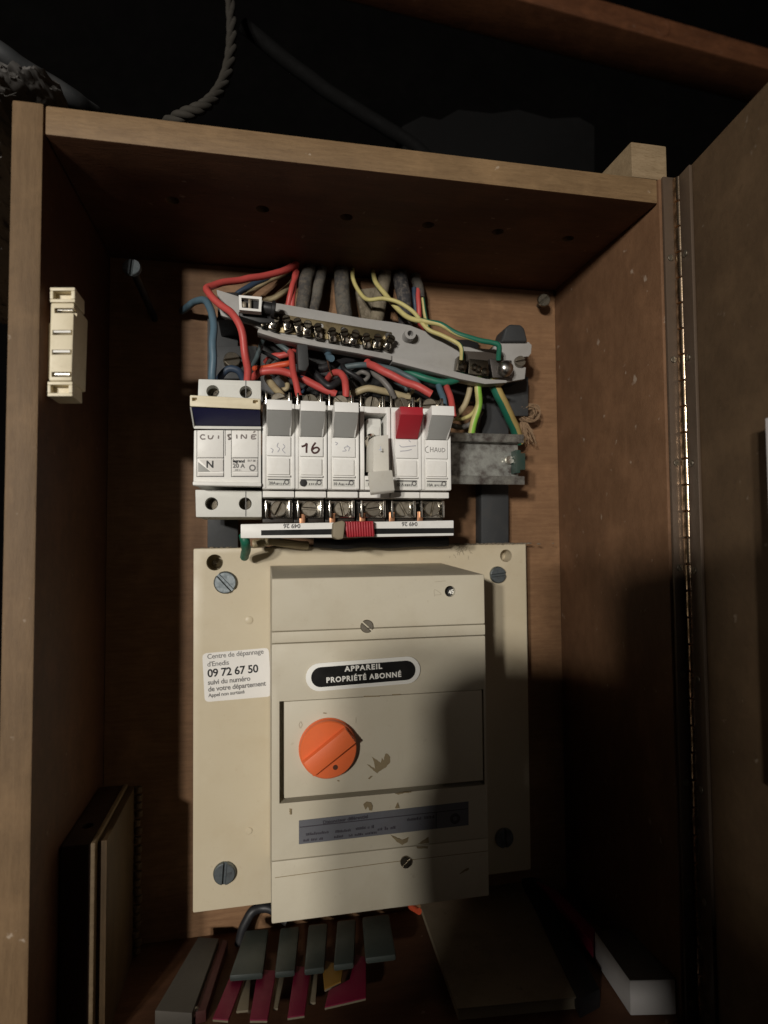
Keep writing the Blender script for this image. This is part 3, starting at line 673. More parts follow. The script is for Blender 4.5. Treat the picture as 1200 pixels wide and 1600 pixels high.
bm = bmesh.new(); pprism(bm, [(363,717.5),(401.5,717.5),(401.5,736.5),(363,736.5)], YF-.0005, .0006, .0001); pprism(bm, [(363,739),(402.5,739),(402.5,743.6),(363,743.6)], YF-.0008, .0009, .0002); obj('rating_card', bm, M['paper'], db)
text('maker_print', 'legrand', 373, 720.5, YF-.0005, mm(4.4, YF), M['ink'], db, 0, .00010, .95)
text('number_print', '017 58', 393, 720, YF-.0005, mm(3, YF), M['greyink'], db, 0, .00003)
text('rating_print', '20 A', 373, 728, YF-.0005, mm(6.4, YF), M['greyink'], db, 0, .00009)
text('voltage_print', '230 V~', 372, 734.6, YF-.0005, mm(2.3, YF), M['greyink'], db, 0, .00002)
bm = bmesh.new(); lathe(bm, P(394.5,731,YF-.00045), (0,-1,0), [(.0017,0),(.0017,.0001),(.0010,.0001),(.0010,0)], 16); obj('approval_mark', bm, M['greyink'], db)
strokes('handwriting', [[(165,545),(140,542),(126,560),(140,578),(168,576)], [(194,545),(197,572),(222,574),(236,546)], [(281,548),(279,575)], [(385,537),(360,543),(366,560),(382,570),(360,580)], [(435,540),(437,574)], [(474,576),(478,541),(514,573),(518,538)], [(603,543),(566,545),(565,576),(600,574)], [(567,560),(592,558)], [(577,522),(594,512)]], c5, YF-.0007, .00034, M['pencil'], db)
# ================================================================== COMB BUSBAR
bb_ = empty('comb_busbar', 'white comb busbar with black stripe under the fuses', 'busbar', loc=P(545, 825, -.07))
yb_ = -.070
bm = bmesh.new(); pprism(bm, [(376,819),(540,816),(709,813),(709,837),(540,840),(376,841)], yb_, .010, .0005); obj('bar', bm, M['white'], bb_)
bm = bmesh.new(); pprism(bm, [(408,828.5),(540,826),(709.2,825),(709.2,833),(540,835),(408,836.5)], yb_-.0002, .0005); obj('stripe', bm, M['enamel'], bb_)
for px, py in ((456,821.5),(640,818.5)): text('part_number', '049 26', px, py, yb_, mm(6.6, yb_), M['greyink'], bb_, math.pi, .00010)
for a, py in ((472,812),(519,811),(566,810),(612,809),(656,808)):
    bm = bmesh.new(); pprism(bm, rect(a-4, py-9, a+5, py+8), -.066, .0016, .0004); obj('tooth', bm, M['copper'], bb_)
rc = empty('busbar_cap', 'red ribbed plastic cap with pale knob clipped on the busbar', 'cap', loc=P(560, 825, -.073))
bm = bmesh.new(); pprism(bm, [(537,815),(584,814),(586,838),(543,840)], -.0745, .0165, .0008)
for k in range(11): pprism(bm, [(541+k*4.0,815),(543+k*4.0,815),(544.6+k*3.95,838.5),(542.6+k*3.95,838.5)], -.0754, .0010, .0002)
obj('ribbed_body', bm, M['red'], rc)
bm = bmesh.new(); pprism(bm, [(521,817),(535,813),(540,816),(537,842),(528,843.5),(520,839)], -.0765, .012, .0016, 0, 3); obj('knob', bm, M['card'], rc)
# ================================================================== MOUNTING PLATE
yp = -.018
mp = empty('mounting_plate', 'large cream plastic mounting plate of the main breaker', 'mounting plate', loc=P(560, 1100, yp))
bm = bmesh.new(); pprism(bm, [(302,857),(822,850),(830,1359),(301,1427)], yp, .0150, .0010); pl_ = obj('plate', bm, M['cream'], mp)
holes = ((335,879,.0048),(792.5,868.5,.0041))
cut(pl_, [lambda bm, a=a, b=b, r=r: cyl(bm, P(a, b, yp-.002), (0,1,0), r, .014, 28) for a, b, r in holes])
bm = bmesh.new()
for a, b, r in ((389,969,.0024),(389,1298,.0020)): lathe(bm, P(a,b,yp), (0,-1,0), [(r,-.0005),(r,.0003),(r*.8,.0006),(.0001,.0006)], 20)
obj('boss', bm, M['cream'], mp)
for a, b, r, an in ((352,910,.0068,2.3),(777,898,.0056,.1),(351,1363,.0066,1.5),(787,1308,.0062,1.6)):
    slot_screw('plate_screw', P(a, b, yp-.0001), r, .0026, M['zinc'], mp, an)
bm = bmesh.new(); lathe(bm, P(339,880,yp+.010), (0,-1,0), [(.003,0),(.003,.002),(.0001,.004)], 18); obj('hole_screw', bm, M['oldbrass'], mp)
bm = bmesh.new()       # dust along the top edge
for i in range(420):
    px = random.choice((random.uniform(310,820), random.gauss(715,12), random.gauss(435,25), random.gauss(780,25)))
    p = P(px, 857-(px-302)*.0135, yp)+Vector((0, random.uniform(.0004,.007), random.uniform(-.0002,.0006))); r = random.uniform(.0003,.0011)
    bmesh.ops.create_icosphere(bm, subdivisions=1, radius=r, matrix=Matrix.Translation(p) @ Matrix.Diagonal((1.6,1,.6,1)))
for i in range(46):
    p = P(random.gauss(718,9), 852+abs(random.gauss(0,9)), yp-.0002); a = random.uniform(0,6.3); d = Vector((math.cos(a), -.05, math.sin(a)))*random.uniform(.001,.003)
    tube(bm, [p, p+d*.5+Vector((0,-.0002,.0003)), p+d], .00008, 3, 3)
obj('dust', bm, M['dust'], mp)['kind'] = 'stuff'
# ================================================================== MAIN BREAKER
yd = -.076
mb = empty('main_breaker', 'large beige main circuit breaker with orange rotary knob on the cream plate', 'circuit breaker', loc=P(595, 1150, yd))
def qq(pts, y): return [P(a, b, y) for a, b in pts]
# case behind the covers
fr = [(425,907),(757,895),(765,1393),(424,1444)]
bk = P(424, 882, yp); 
xL = P(424.5, 1100, yd).x; xR = P(760, 1100, yd).x; zT = P(590, 901, yd).z; zB = P(424, 1444, yd).z
zTb = P(600, 881.5, yp).z
z1 = P(590, 982, yd).z; z2 = P(590, 999, yd).z; z3 = P(595, 1328, yd).z
xLb = P(421, 1100, yp-.001).x; yk = yp-.0003
def cov(bm, za, zb, bv=.0008, y0=yd): box(bm, xL, xR, y0, y0+.030, zb, za, bv)
bm = bmesh.new()
hull8(bm, [(xL+.0006, yd+.012, zT-.001),(xR-.0006, yd+.012, zT-.001),(xR-.0006, yd+.012, zB+.004),(xL+.0006, yd+.012, zB+.004)], [(xL-.0002, yk, zTb),(xR-.007, yk, zTb),(xR-.001, yk, zB+.004),(xL-.0002, yk, zB+.004)])
case = obj('case', bm, M['beige'], mb)
bm = bmesh.new()
hull8(bm, [(xL, yd, z1+.0003),(xR, yd, z1+.0003),(xR, yd, zT),(xL, yd, zT)], [(xL, yp-.001, z1+.0003),(xR, yp-.001, z1+.0003),(xR-.0075, yp-.001, zTb+.0003),(xL, yp-.001, zTb+.0003)], .0009, 0, 3)
tc = obj('upper_cover', bm, M['beige'], mb)
cut(tc, [lambda bm: cyl(bm, P(705,924.5,yd-.002), (0,1,0), .0030, .008, 24)])
bm = bmesh.new(); cyl(bm, P(705,924.5,yd+.0045), (0,-1,0), .0029, .0012, 20); hs = obj('setting_dial', bm, M['black'], mb)
text('setting_number', '45', 705, 925, yd+.0032, mm(6.5, yd), M['enamelwhite'], mb, .2, .00010)
bm = bmesh.new(); cov(bm, z1, z2+.0001, .0005, yd+.0001); obj('seam_strip', bm, M['beige'], mb)
bm = bmesh.new(); cov(bm, z2-.0004, z3+.0002, .0006, yd+.0002); cc = obj('centre_cover', bm, M['beige'], mb)
gx0, gx1 = P(436.5,1180,yd).x, P(757,1180,yd).x; gz0, gz1 = P(590,1242,yd).z, P(590,1087,yd).z
cut(cc, [lambda bm: box(bm, gx0, gx1, yd-.003, yd+.010, gz0, gz1)])
bm = bmesh.new(); box(bm, gx0+.0024, gx1-.0010, yd-.0002, yd+.0098, gz0+.0026, gz1-.0003, .0004); kp_ = obj('knob_panel', bm, M['beige'], mb)
bm = bmesh.new(); cov(bm, z3-.0001, zB, .0008); obj('lower_cover', bm, M['beige'], mb)
bm = bmesh.new(); pprism(bm, [(430,1371),(600,1348),(763,1329),(763,1330),(600,1349),(430,1372)], yd-.00008, .0003); obj('mould_line', bm, M['glue'], mb)
slot_screw('cover_screw', P(572.5,978,yd+.0012), .0036, .0020, M['screw'], mb, 2.4)
slot_screw('cover_screw', P(634,1346,yd-.0001), .0030, .0018, M['oldbrass'], mb, .8, (-.2,-1,.1))
# orange knob
kc = P(512,1167,yd-.0002); kr = mm(41.5, yd)
bm = bmesh.new(); lathe(bm, kc, (0,-1,0), [(kr*1.02,0),(kr*1.02,.0012),(kr,.0014),(kr*.985,.0046),(kr*.95,.0052),(.0001,.0052)], 64); kb = obj('knob', bm, M['orange'], mb)
ag = math.radians(36); d = Vector((math.cos(ag),0,math.sin(ag))); e = Vector((-math.sin(ag),0,math.cos(ag))); bm = bmesh.new()
hwk = kr*.33
for_pts = []
c0 = kc+Vector((0,-.0050,0)); l1 = (kr**2-hwk**2)**.5*.985
hull8(bm, [c0-d*l1-e*hwk, c0+d*l1-e*hwk, c0+d*l1+e*hwk*.95, c0-d*l1+e*hwk*.95], [v+Vector((0,-.0044,0))+w_ for v, w_ in ((c0-d*l1*.96-e*hwk*.95, Vector((0,.0008,0))), (c0+d*l1*.97-e*hwk*.95, Vector()), (c0+d*l1*.97+e*hwk*.8, Vector((0,.0012,0))), (c0-d*l1*.96+e*hwk*.8, Vector((0,.0014,0))))], .0005)
obj('grip_bar', bm, M['orange'], kb)
bm = bmesh.new(); lathe(bm, P(524,1199,yd-.0054), (0,-1,0), [(.0013,-.0003),(.0013,.0001),(.0001,.0001)], 14); obj('index_mark', bm, plastic('dark_brown', (.09,.03,.015), .5, .2), kb)
# owner's badge
bg_ = empty('badge', 'black pill-shaped badge with white rim and capital lettering on the main breaker', 'badge', loc=P(568, 1052, yd))
def pill(bm, cx, cz, hx_, hz, y, th, tilt, bv=.0003):
    pts = []
    for s, a0 in ((1, -90), (-1, 90)):
        for i in range(13):
            a = math.radians(a0+i*15); pts.append((s*(hx_-hz)+hz*math.cos(a), hz*math.sin(a)))
    c, s_ = math.cos(tilt), math.sin(tilt)
    prism(bm, [(cx+x*c-z*s_, cz+x*s_+z*c) for x, z in pts], y-th, y, bv)
bc = P(568.5, 1052, yd); tl = math.radians(1.6)
bm = bmesh.new(); pill(bm, bc.x, bc.z, mm(85.5, yd), mm(20.5, yd), yd, .0009, tl); obj('rim', bm, M['enamelwhite'], bg_)
bm = bmesh.new(); pill(bm, bc.x, bc.z, mm(78, yd), mm(14.6, yd), yd-.0009, .0002, tl, 0); obj('field', bm, M['enamel'], bg_)
text('lettering', 'APPAREIL', 568, 1043.5, yd-.00115, mm(7.8, yd), M['enamelwhite'], bg_, tl, .00013, 1.08, 1.20)
text('lettering', 'PROPRIÉTÉ ABONNÉ', 569, 1058.5, yd-.00115, mm(7.8, yd), M['enamelwhite'], bg_, tl, .00013, 1.0, 1.18)
# specification label
sl = empty('specification_label', 'long faded blue grey specification label below the orange knob', 'label', loc=P(600, 1285, yd))
bm = bmesh.new(); pprism(bm, [(467,1282),(732,1252),(732,1289),(467,1319)], yd+.0001, .0002); 
for v in bm.verts: v.co.y -= .0002
obj('label_sheet', bm, M['speclabel'], sl)
bm = bmesh.new(); pprism(bm, [(468,1292),(731,1263),(731,1264.2),(468,1293.4)], yd-.0002, .0002)
pprism(bm, [(681,1269),(682.2,1269),(682.2,1294),(681,1294)], yd-.0002, .0002)
lathe(bm, P(711,1279,yd-.0001), (0,-1,0), [(.0028,0),(.0028,.00012),(.0012,.00012),(.0012,0)], 20)
def scr(x0, x1, y, hgt):
    x = x0
    while x < x1:
        wd = random.uniform(1.2, 3.2); yy = y-(x-467)*.113
        pprism(bm, rect(x, yy-hgt*random.uniform(.5,1), x+wd*.72, yy), yd-.0002, .0002); x += wd
        if random.random() < .14: x += 3
scr(478,512,1307,4.5); scr(524,548,1308,4.5); scr(556,584,1307,5); scr(590,618,1312,6); scr(636,660,1302,5); scr(663,678,1302,5)
scr(474,508,1316,4); scr(522,536,1316,4); scr(545,590,1316,4)
obj('small_print', bm, M['print'], sl)
text('title_print', 'Disjoncteur différentiel', 540, 1280.5, yd-.0001, mm(5.0, yd), M['print'], sl, math.radians(2.0), .00006, 1.05)
# glue residue flecks and tiny marks on the breaker
bm = bmesh.new(); sx = lambda a, b: (410+a*.31667, 1080+b*.31667)
for poly in ([(566,405),(540,385),(516,360),(530,364),(556,384),(552,350),(538,322),(560,338),(585,352),(588,328),(600,340),(604,312),(616,308),(630,325),(632,350),(612,372)],
             [(520,432),(535,418),(545,420),(530,434)], [(500,560),(515,545),(535,550),(545,570),(540,590),(528,588),(520,570),(508,585)], [(655,578),(668,550),(680,578)],
             [(632,710),(660,722),(690,735),(722,722),(715,745),(690,760),(665,745)], [(770,755),(790,738),(820,722),(822,748)], [(760,768),(818,766),(816,776),(764,776)], [(134,580),(145,582),(142,610),(134,608)],
             [(655,505),(700,498),(735,495),(735,500),(700,503),(670,512)], [(970,905),(1000,880),(1020,872),(1016,882),(985,898)]):
    rag = []
    for (ax_, ay_), (bx_, by_) in zip(poly, poly[1:]+poly[:1]):
        n_ = max(1, int(math.hypot(bx_-ax_, by_-ay_)/7)); rag += [(ax_+(bx_-ax_)*k/n_+random.uniform(-1.6,1.6), ay_+(by_-ay_)*k/n_+random.uniform(-1.6,1.6)) for k in range(n_)]
    bm = bmesh.new(); pprism(bm, [sx(*p) for p in rag], yd-.00035, .0005); obj('glue_residue', bm, M['glue'], mb)
strokes('mould_mark', [[(446,262),(485,256),(446,230),(446,270)], [(446,185),(510,178)]], lambda a, b: (560+a/3.75, 860+b/3.75), yd-.0001, .00018, plastic('mould_shadow', (.42,.37,.28), .6, 0), mb)
strokes('panel_mark', [[(188,150),(181,165),(188,182),(196,166),(190,150)], [(462,128),(461,158)]], sx, yd-.0003, .0002, plastic('mould_shadow_2', (.42,.37,.28), .6, 0), mb)
strokes('panel_mark', [[(668,300),(668,345)], [(690,295),(690,342)], [(712,292),(738,288),(740,330),(716,336),(712,292)], [(756,288),(782,284)]], sx, yd-.0003, .0002, M['beige'], mb)
strokes('scratch', [[(300,107),(316,109)], [(500,26),(580,24)], [(640,18),(680,16)], [(370,440),(380,444)]], sx, yd-.0003, .0003, M['glue'], mb)
# sticker
st = empty('sticker', 'white sticker with rounded corners and a repair-service phone number on the cream plate', 'sticker', loc=P(370, 1055, yp))
def rounded(pts, y, r=.0028, n=5):
    q = [Vector((v.x, v.z)) for v in (P(a, b, y) for a, b in pts)]; out = []
    for i in range(len(q)):
        a, b, c = q[i-1], q[i], q[(i+1) % len(q)]; u = (a-b).normalized(); v = (c-b).normalized(); A, B = b+u*r, b+v*r
        for k in range(n+1):
            t = k/n; out.append((1-t)**2*A+2*t*(1-t)*b+t*t*B)
    return [(p.x, p.y) for p in out]
bm = bmesh.new(); prism(bm, rounded([(316,1021),(420,1012),(424,1088),(320,1097)], yp), yp-.00015, yp-.00002); obj('label_sheet', bm, M['paper'], st)
rt = math.radians(3.1)
for s, px, py, hh, b_, sx_ in (('Centre de dépannage', 323.5, 1026.5, 7.2, .00003, .98), ("d'Enedis", 323.5, 1038.5, 7.2, .00003, 1.0), ('09 72 67 50', 324, 1053, 11.6, .00014, .98), ('suivi du numéro', 324.5, 1067, 7.2, .00008, .98), ('de votre département', 325, 1077.5, 7.2, .00008, .97), ('Appel non surtaxé', 325.5, 1087, 5.2, .00006, 1.0)):
    text('printed_line', s, px, py, yp-.00012, mm(hh, yp), M['ink' if hh > 10 else 'greyink'], st, rt, b_, sx_, .95, 'LEFT')
# ================================================================== SHEATHED CABLES entering through the slot
G = 'grey sheathed cables entering through the slot in the back'
cable('sheathed_cable', 'dusty grey sheathed cable, leftmost of those under the slot', [(489,388,.03),(484,415,-.004),(478,440,-.013),(472,480,-.016),(466,530,-.014)], .0042, 'sheath', seg=16, group=G)
cable('sheathed_cable', 'thin dusty sheathed cable just right of the leftmost one', [(508,388,.03),(504,415,-.004),(498,445,-.012),(491,485,-.014),(486,530,-.012)], .0034, 'sheath', seg=16, group=G)
cable('sheathed_cable', 'thickest sheathed cable with a dark smear, centre of the slot', [(533,388,.03),(533,415,-.004),(535,450,-.014),(538,490,-.016),(540,540,-.014)], .0049, 'sheath', seg=16, group=G)
cable('sheathed_cable', 'beige sheathed cable behind the striped earth wires', [(604,388,.03),(603,415,-.004),(598,450,-.010),(588,500,-.012),(578,540,-.010)], .0046, 'sheathbeige', seg=16, group=G)
cable('sheathed_cable', 'broad dark sheathed cable with peeling skin right of the earth wires', [(626,388,.03),(625,415,-.004),(628,445,-.014),(632,475,-.015),(634,520,-.010)], .0048, 'sheathdark', seg=16, group=G)
cable('sheathed_cable', 'slim sheathed cable at the right end of the slot, stripped over a red core', [(646,392,.03),(646,420,-.004),(652,445,-.010),(656,466,-.011)], .0034, 'sheath', seg=16, group=G)
cable('cable_core', 'short red core sticking out of the slim cable on the right', [(653,452,-.0125),(654,470,-.015),(655,500,-.014),(660,520,-.010)], .0016, 'wred', 'wire')
cable('cable_core', 'dark blue core beside the short red core', [(647,450,-.0125),(648,470,-.013),(652,505,-.010)], .0016, 'wnavy', 'wire')
cable('cable_core', 'yellowish green core behind the short red core', [(658,455,-.010),(662,480,-.012),(668,512,-.010)], .0014, 'wyellow', 'wire', mi2='wgreen')
bm = bmesh.new(); pprism(bm, [(556,452),(590,448),(604,470),(592,505),(566,500)], -.006, .0052, .001)
tag(obj('plaster_scrap', bm, M['sheathbeige']), 'torn beige scrap of cable sheath lying on the back board behind the rail', 'scrap')
# ================================================================== WIRES
cable('wire', 'red wire bending over the left end of the grey rail down to the double breaker', [(478,396,.01),(462,412,-.012),(438,425,-.02),(400,434,-.028),(355,441,-.036),(330,447,-.042),(323,452,-.045),(330,464,-.050),(350,480,-.055),(368,495,-.060),(378,518,-.062),(382,550,-.061),(386,580,-.058),(387,604,-.054)], .00205, 'wred', 'wire')
cable('wire', 'blue wire hooking down from the dark left into the double breaker', [(284,486,-.006),(303,473,-.022),(318,470,-.034),(329,481,-.044),(333,505,-.052),(333,545,-.056),(331,580,-.056),(331,604,-.054)], .0021, 'wblue', 'wire')
cable('wire', 'straight red wire dropping from the slot left of the cables', [(470,392,.02),(464,412,-.006),(459,440,-.016),(456,480,-.018),(452,515,-.014)], .0018, 'wred', 'wire')
cable('wire', 'second red wire twisted beside the straight red one at the rail', [(464,425,-.012),(456,450,-.019),(449,480,-.018),(442,512,-.014)], .0017, 'wred', 'wire')
cable('wire', 'dark blue wire ducking behind the rail near its left end', [(450,412,-.004),(420,432,-.012),(395,445,-.016),(372,458,-.018),(352,476,-.016)], .0018, 'wnavy', 'wire')
cable('wire', 'cream wire curving behind the rail near its left end', [(452,420,-.002),(436,430,-.008),(412,443,-.012),(388,460,-.016),(372,478,-.018)], .0020, 'wcream', 'wire')
cable('wire', 'cream looped wire against the back board below the red wires', [(458,440,-.003),(444,455,-.006),(428,466,-.008),(408,466,-.008)], .0019, 'wcream', 'wire')
cable('wire', 'striped earth wire with pale yellow top, crossing from the slot to the first earth terminal', [(552,405,.0),(551,428,-.014),(556,447,-.020),(573,468,-.026),(598,467,-.032),(628,475,-.038),(650,492,-.042),(668,514,-.046),(690,524,-.048),(710,534,-.050),(720,544,-.052),(721,562,-.049)], .0013, 'wyellow', 'wire', mi2='wgreen', twist=.022, phase=2.9)
cable('wire', 'striped earth wire crossing under the pale one and running green to the end clamp', [(580,405,.0),(583,428,-.012),(590,446,-.020),(605,464,-.026),(625,486,-.034),(645,499,-.041),(668,503,-.046),(690,508,-.048),(715,522,-.050),(745,530,-.052),(770,535,-.053),(780,541,-.053),(779,562,-.049)], .0016, 'wyellow', 'wire', mi2='wgreen', twist=.062, phase=2.2)
cable('wire', 'upright red wire entering the terminal of the fuse marked 16', [(451,548,-.036),(456,553,-.046),(457,566,-.053),(459,585,-.058),(463,600,-.061),(468,620,-.063)], .0018, 'wred', 'wire')
cable('wire', 'bright orange red wire running left behind the upright red one', [(398,576,-.040),(412,575,-.046),(435,571,-.049),(454,567,-.049),(470,560,-.036)], .0017, 'worange', 'wire')
cable('wire', 'dark red wire sagging rightwards over the fuse tops', [(394,590,-.040),(405,582,-.046),(430,579,-.048),(452,583,-.048),(475,593,-.050),(500,606,-.050),(525,616,-.050)], .0022, 'wred', 'wire')
cable('wire', 'dull red wire partly hidden under the rail', [(415,566,-.030),(425,558,-.034),(440,556,-.037),(455,552,-.037),(470,545,-.03)], .0019, 'wred', 'wire')
cable('wire', 'short red loop over the third fuse', [(512,592,-.038),(520,583,-.046),(531,583,-.053),(539,592,-.058),(540,608,-.061),(539,624,-.062)], .0020, 'wred', 'wire')
cable('wire', 'thick red wire sloping down to the last two fuses', [(574,566,-.044),(586,572,-.052),(606,583,-.056),(634,597,-.058),(656,606,-.060),(674,616,-.061)], .0023, 'wred', 'wire')
cable('wire', 'deep green earth wire sagging below the rail on the right', [(612,572,-.030),(640,583,-.038),(668,592,-.042),(692,597,-.044),(712,594,-.044),(724,585,-.042),(732,574,-.038)], .0021, 'wgreen', 'wire')
cable('wire', 'slate blue wire arching under the rail toward the right', [(520,582,-.034),(535,575,-.042),(560,570,-.046),(590,572,-.046),(620,580,-.046),(645,592,-.048),(656,604,-.052)], .0017, 'wslate', 'wire')
cable('wire', 'slate wire tucked behind the slate blue one', [(538,590,-.034),(552,582,-.038),(572,574,-.040),(610,569,-.036),(648,575,-.034)], .0016, 'wslate', 'wire')
cable('wire', 'short blue stub poking out under the rail', [(508,545,-.03),(514,556,-.044),(518,560,-.052)], .0020, 'wblue', 'wire')
cable('wire', 'thin bare copper strand bent under the rail', [(511,561,-.046),(514,575,-.050),(519,588,-.053)], .0004, 'copper', 'wire', 6)
cable('wire', 'dull grey wire dropping between the second and third fuses', [(538,586,-.030),(548,600,-.038),(560,618,-.044)], .0014, 'wgrey', 'wire')
cable('wire', 'grey wire curving down behind the thick red one', [(580,572,-.040),(586,585,-.046),(598,595,-.050),(610,608,-.052),(616,622,-.050)], .0018, 'wgrey', 'wire')
cable('wire', 'brownish wire lying flat behind the pulled-out fuse', [(545,616,-.046),(575,608,-.048),(605,612,-.048),(640,622,-.046)], .0021, 'wcream', 'wire')
cable('wire', 'pale grey wire looping in the shadow under the rail', [(556,586,-.040),(566,581,-.044),(576,586,-.044),(570,594,-.042),(556,592,-.040)], .0013, 'wgrey', 'wire')
cable('wire', 'black wire crossing behind the red loop', [(488,580,-.046),(505,598,-.050),(516,604,-.052),(528,596,-.050),(536,588,-.044)], .0022, 'wblack', 'wire')
cable('wire', 'black wire running under the rail behind the black connector', [(470,560,-.034),(495,575,-.040),(520,572,-.040),(560,560,-.034),(620,560,-.03)], .0026, 'wblack', 'wire')
cable('wire', 'slate wire slanting up to the rail left of the black connector', [(396,570,-.028),(402,556,-.036),(408,540,-.038),(414,522,-.034)], .0015, 'wslate', 'wire')
cable('wire', 'slate wire slanting down from the rail beside the black connector', [(430,532,-.034),(442,542,-.040),(456,552,-.040),(466,560,-.034)], .0016, 'wslate', 'wire')
cable('wire', 'dusty cream wire dropping behind the first fuse', [(418,590,-.034),(428,604,-.044),(438,616,-.052),(442,628,-.056)], .0022, 'wcream', 'wire')
cable('wire', 'dark cream wire curling between first and second fuse tops', [(440,588,-.030),(448,596,-.034),(448,606,-.036),(436,610,-.034)], .0015, 'wcream', 'wire')
cable('wire', 'dark blue loop between the two wires of the double breaker', [(338,604,-.044),(344,588,-.046),(357,577,-.048),(372,579,-.048),(380,592,-.046),(384,606,-.044)], .0020, 'wnavy', 'wire')
cable('wire', 'short blue wire at the right end behind the last fuse lever', [(684,598,-.040),(689,614,-.050),(694,632,-.058),(698,650,-.060)], .0019, 'wblue', 'wire')
cable('wire', 'short red wire at the right end beside the short blue one', [(695,596,-.036),(700,612,-.048),(706,634,-.056),(709,652,-.058)], .0019, 'wred', 'wire')
cable('wire', 'cream wire descending from the earth terminals behind the last fuse', [(737,590,-.036),(734,612,-.036),(727,632,-.036),(714,648,-.036),(702,658,-.036)], .0018, 'wcream', 'wire')
cable('wire', 'lime green wire descending from the earth terminals', [(748,588,-.040),(747,610,-.040),(747,635,-.038),(741,660,-.036),(733,690,-.032)], .0022, 'wlime', 'wire', mi2='wyellow', phase=3.6)
cable('wire', 'thick ochre and green earth wire descending to the right end of the metal rail', [(766,590,-.040),(776,612,-.038),(786,632,-.034),(800,660,-.026),(812,690,-.016)], .0034, 'wocher', 'wire', 14, mi2='wgreen', phase=3.9)
cable('wire', 'pale green wire looping behind the last fuse', [(706,654,-.030),(724,654,-.030),(740,644,-.030),(748,628,-.026)], .0013, 'wyellow', 'wire')
cable('wire', 'grey green wire looping below the pale green one', [(704,664,-.028),(722,668,-.028),(740,660,-.028),(752,644,-.022)], .0016, 'wgrey', 'wire')
for k, (cn, cm) in enumerate((('black','wblack'),('grey','wgrey'),('slate','wslate'),('navy','wnavy'),('cream','wcream'),('black','wblack'),('grey','wgrey'),('slate','wslate'),('cream','wcream'))):
    px = 402+k*28; y = random.uniform(-.034,-.020); pts = [(px, 548+(px-400)*.16+random.uniform(-6,10), y)]
    for q in range(3): pts.append((pts[-1][0]+random.uniform(-22,34), pts[-1][1]+random.uniform(3,22), y-random.uniform(0,.018)))
    cable('wire', 'thin dim %s wire in the tangle under the grey rail, above the %s' % (cn, ('first fuse','first fuse','16 fuse','16 fuse','third fuse','third fuse','pulled-out fuse','red-lever fuse','red-lever fuse')[k]), pts, random.uniform(.0009,.0015), cm, 'wire', group='thin wires tangled under the grey rail')
bm = bmesh.new(); pprism(bm, [(464,537),(481,538),(483,570),(478,580),(466,578)], -.060, .012, .001); tag(obj('connector_block', bm, M['blackgrey']), 'small black connector block standing under the rail among the wires', 'connector')
bmb = slot_screw('bracket_bolt', P(362,566,-.0145), .0052, .004, M['screw'], None, .25, (.15,-1,.25)); tag(bmb, 'round slotted bolt between the blue and red wires of the double breaker', 'bolt')
# twine tuft at the right
bm = bmesh.new(); cpt = P(826,646,-.012)
for i in range(46):
    a = random.uniform(0,6.28); r = random.uniform(.002,.0072); pts = [cpt+Vector((math.cos(a+t)*r*1.1, random.uniform(-.004,.004), math.sin(a+t)*r)) for t in (0,.7,1.4,2.2,2.9)]
    tube(bm, pts, .00035, 4, 3)
for i in range(26):
    p = cpt+Vector((-.004+random.uniform(-.002,.003),0,-.006)); d = Vector((random.uniform(-.002,.008), random.uniform(-.003,.004), random.uniform(-.016,-.006)))
    tube(bm, [p, p+d*.5+Vector((random.uniform(-.001,.001),0,0)), p+d], .0003, 4, 3)
tag(obj('frayed_twine', bm, M['twine']), 'frayed knot of brown twine right of the thick ochre wire', 'twine')
# fluff and wire ends under the busbar
cable('wire', 'dark green wire end hanging beneath the left end of the busbar', [(380,835,-.05),(384,848,-.05),(382,870,-.03)], .0026, 'wgreen', 'wire')
cable('wire', 'dusty cream cable ends lying under the busbar', [(396,850,-.03),(420,846,-.032),(450,850,-.030),(480,852,-.024)], .0026, 'wcream', 'wire')
cable('wire', 'dark pair of cables under the busbar right half', [(490,848,-.03),(540,850,-.03),(620,849,-.03),(700,846,-.03)], .0030, 'wblack', 'wire')
cable('wire', 'red brown wire below the first fuse terminal', [(420,800,-.05),(424,812,-.052),(436,822,-.050)], .0022, 'maroon', 'wire')
cable('orange_wire', 'short orange wire end peeping out below the main breaker', [(642,1416,-.02),(650,1420,-.026),(655,1424,-.03)], .0018, 'worange', 'wire')
cable('wire', 'dark cable bending behind the foot of the main breaker', [(372,1482,-.012),(382,1448,-.012),(394,1424,-.012),(420,1418,-.012),(450,1440,-.02)], .0028, 'wblack', 'wire')
# ================================================================== THINGS ON THE FLOOR OF THE CUPBOARD
FZ = FLOOR
sb = empty('storage_box', 'narrow dark wooden box with a pale edge strip, upright at the lower left wall', 'box', loc=(.01, -.05, FZ))
yq0, yq1 = -.080, -.010
xq = P(149, 1318, yq0).x; zq = P(149, 1318, yq0).z
bm = bmesh.new(); box(bm, .0006, xq-.0021, yq0, yq1, FZ+.0002, zq, .0006); sbb = obj('body', bm, M['darkbox'], sb)
cut(sbb, [lambda bm: cyl(bm, (.007, -.060, zq-.006), (0,0,1), .003, .012, 16)])
bm = bmesh.new(); box(bm, xq-.0020, xq, yq0-.0006, yq1, FZ+.0002, zq+.0006, .0005); obj('edge_strip', bm, M['block'], sb)
bm = bmesh.new(); box(bm, xq+.0002, xq+.0042, yq0+.004, yq1, FZ+.0002, zq-.0008, .0004); obj('side_board', bm, M['boxwood'], sb)
bm = bmesh.new(); cyl(bm, (0,0,0), (0,0,1), .0022, .0034, 10, .0006); rm = mesh_of(bm, M['boxwood'], 'ridge')
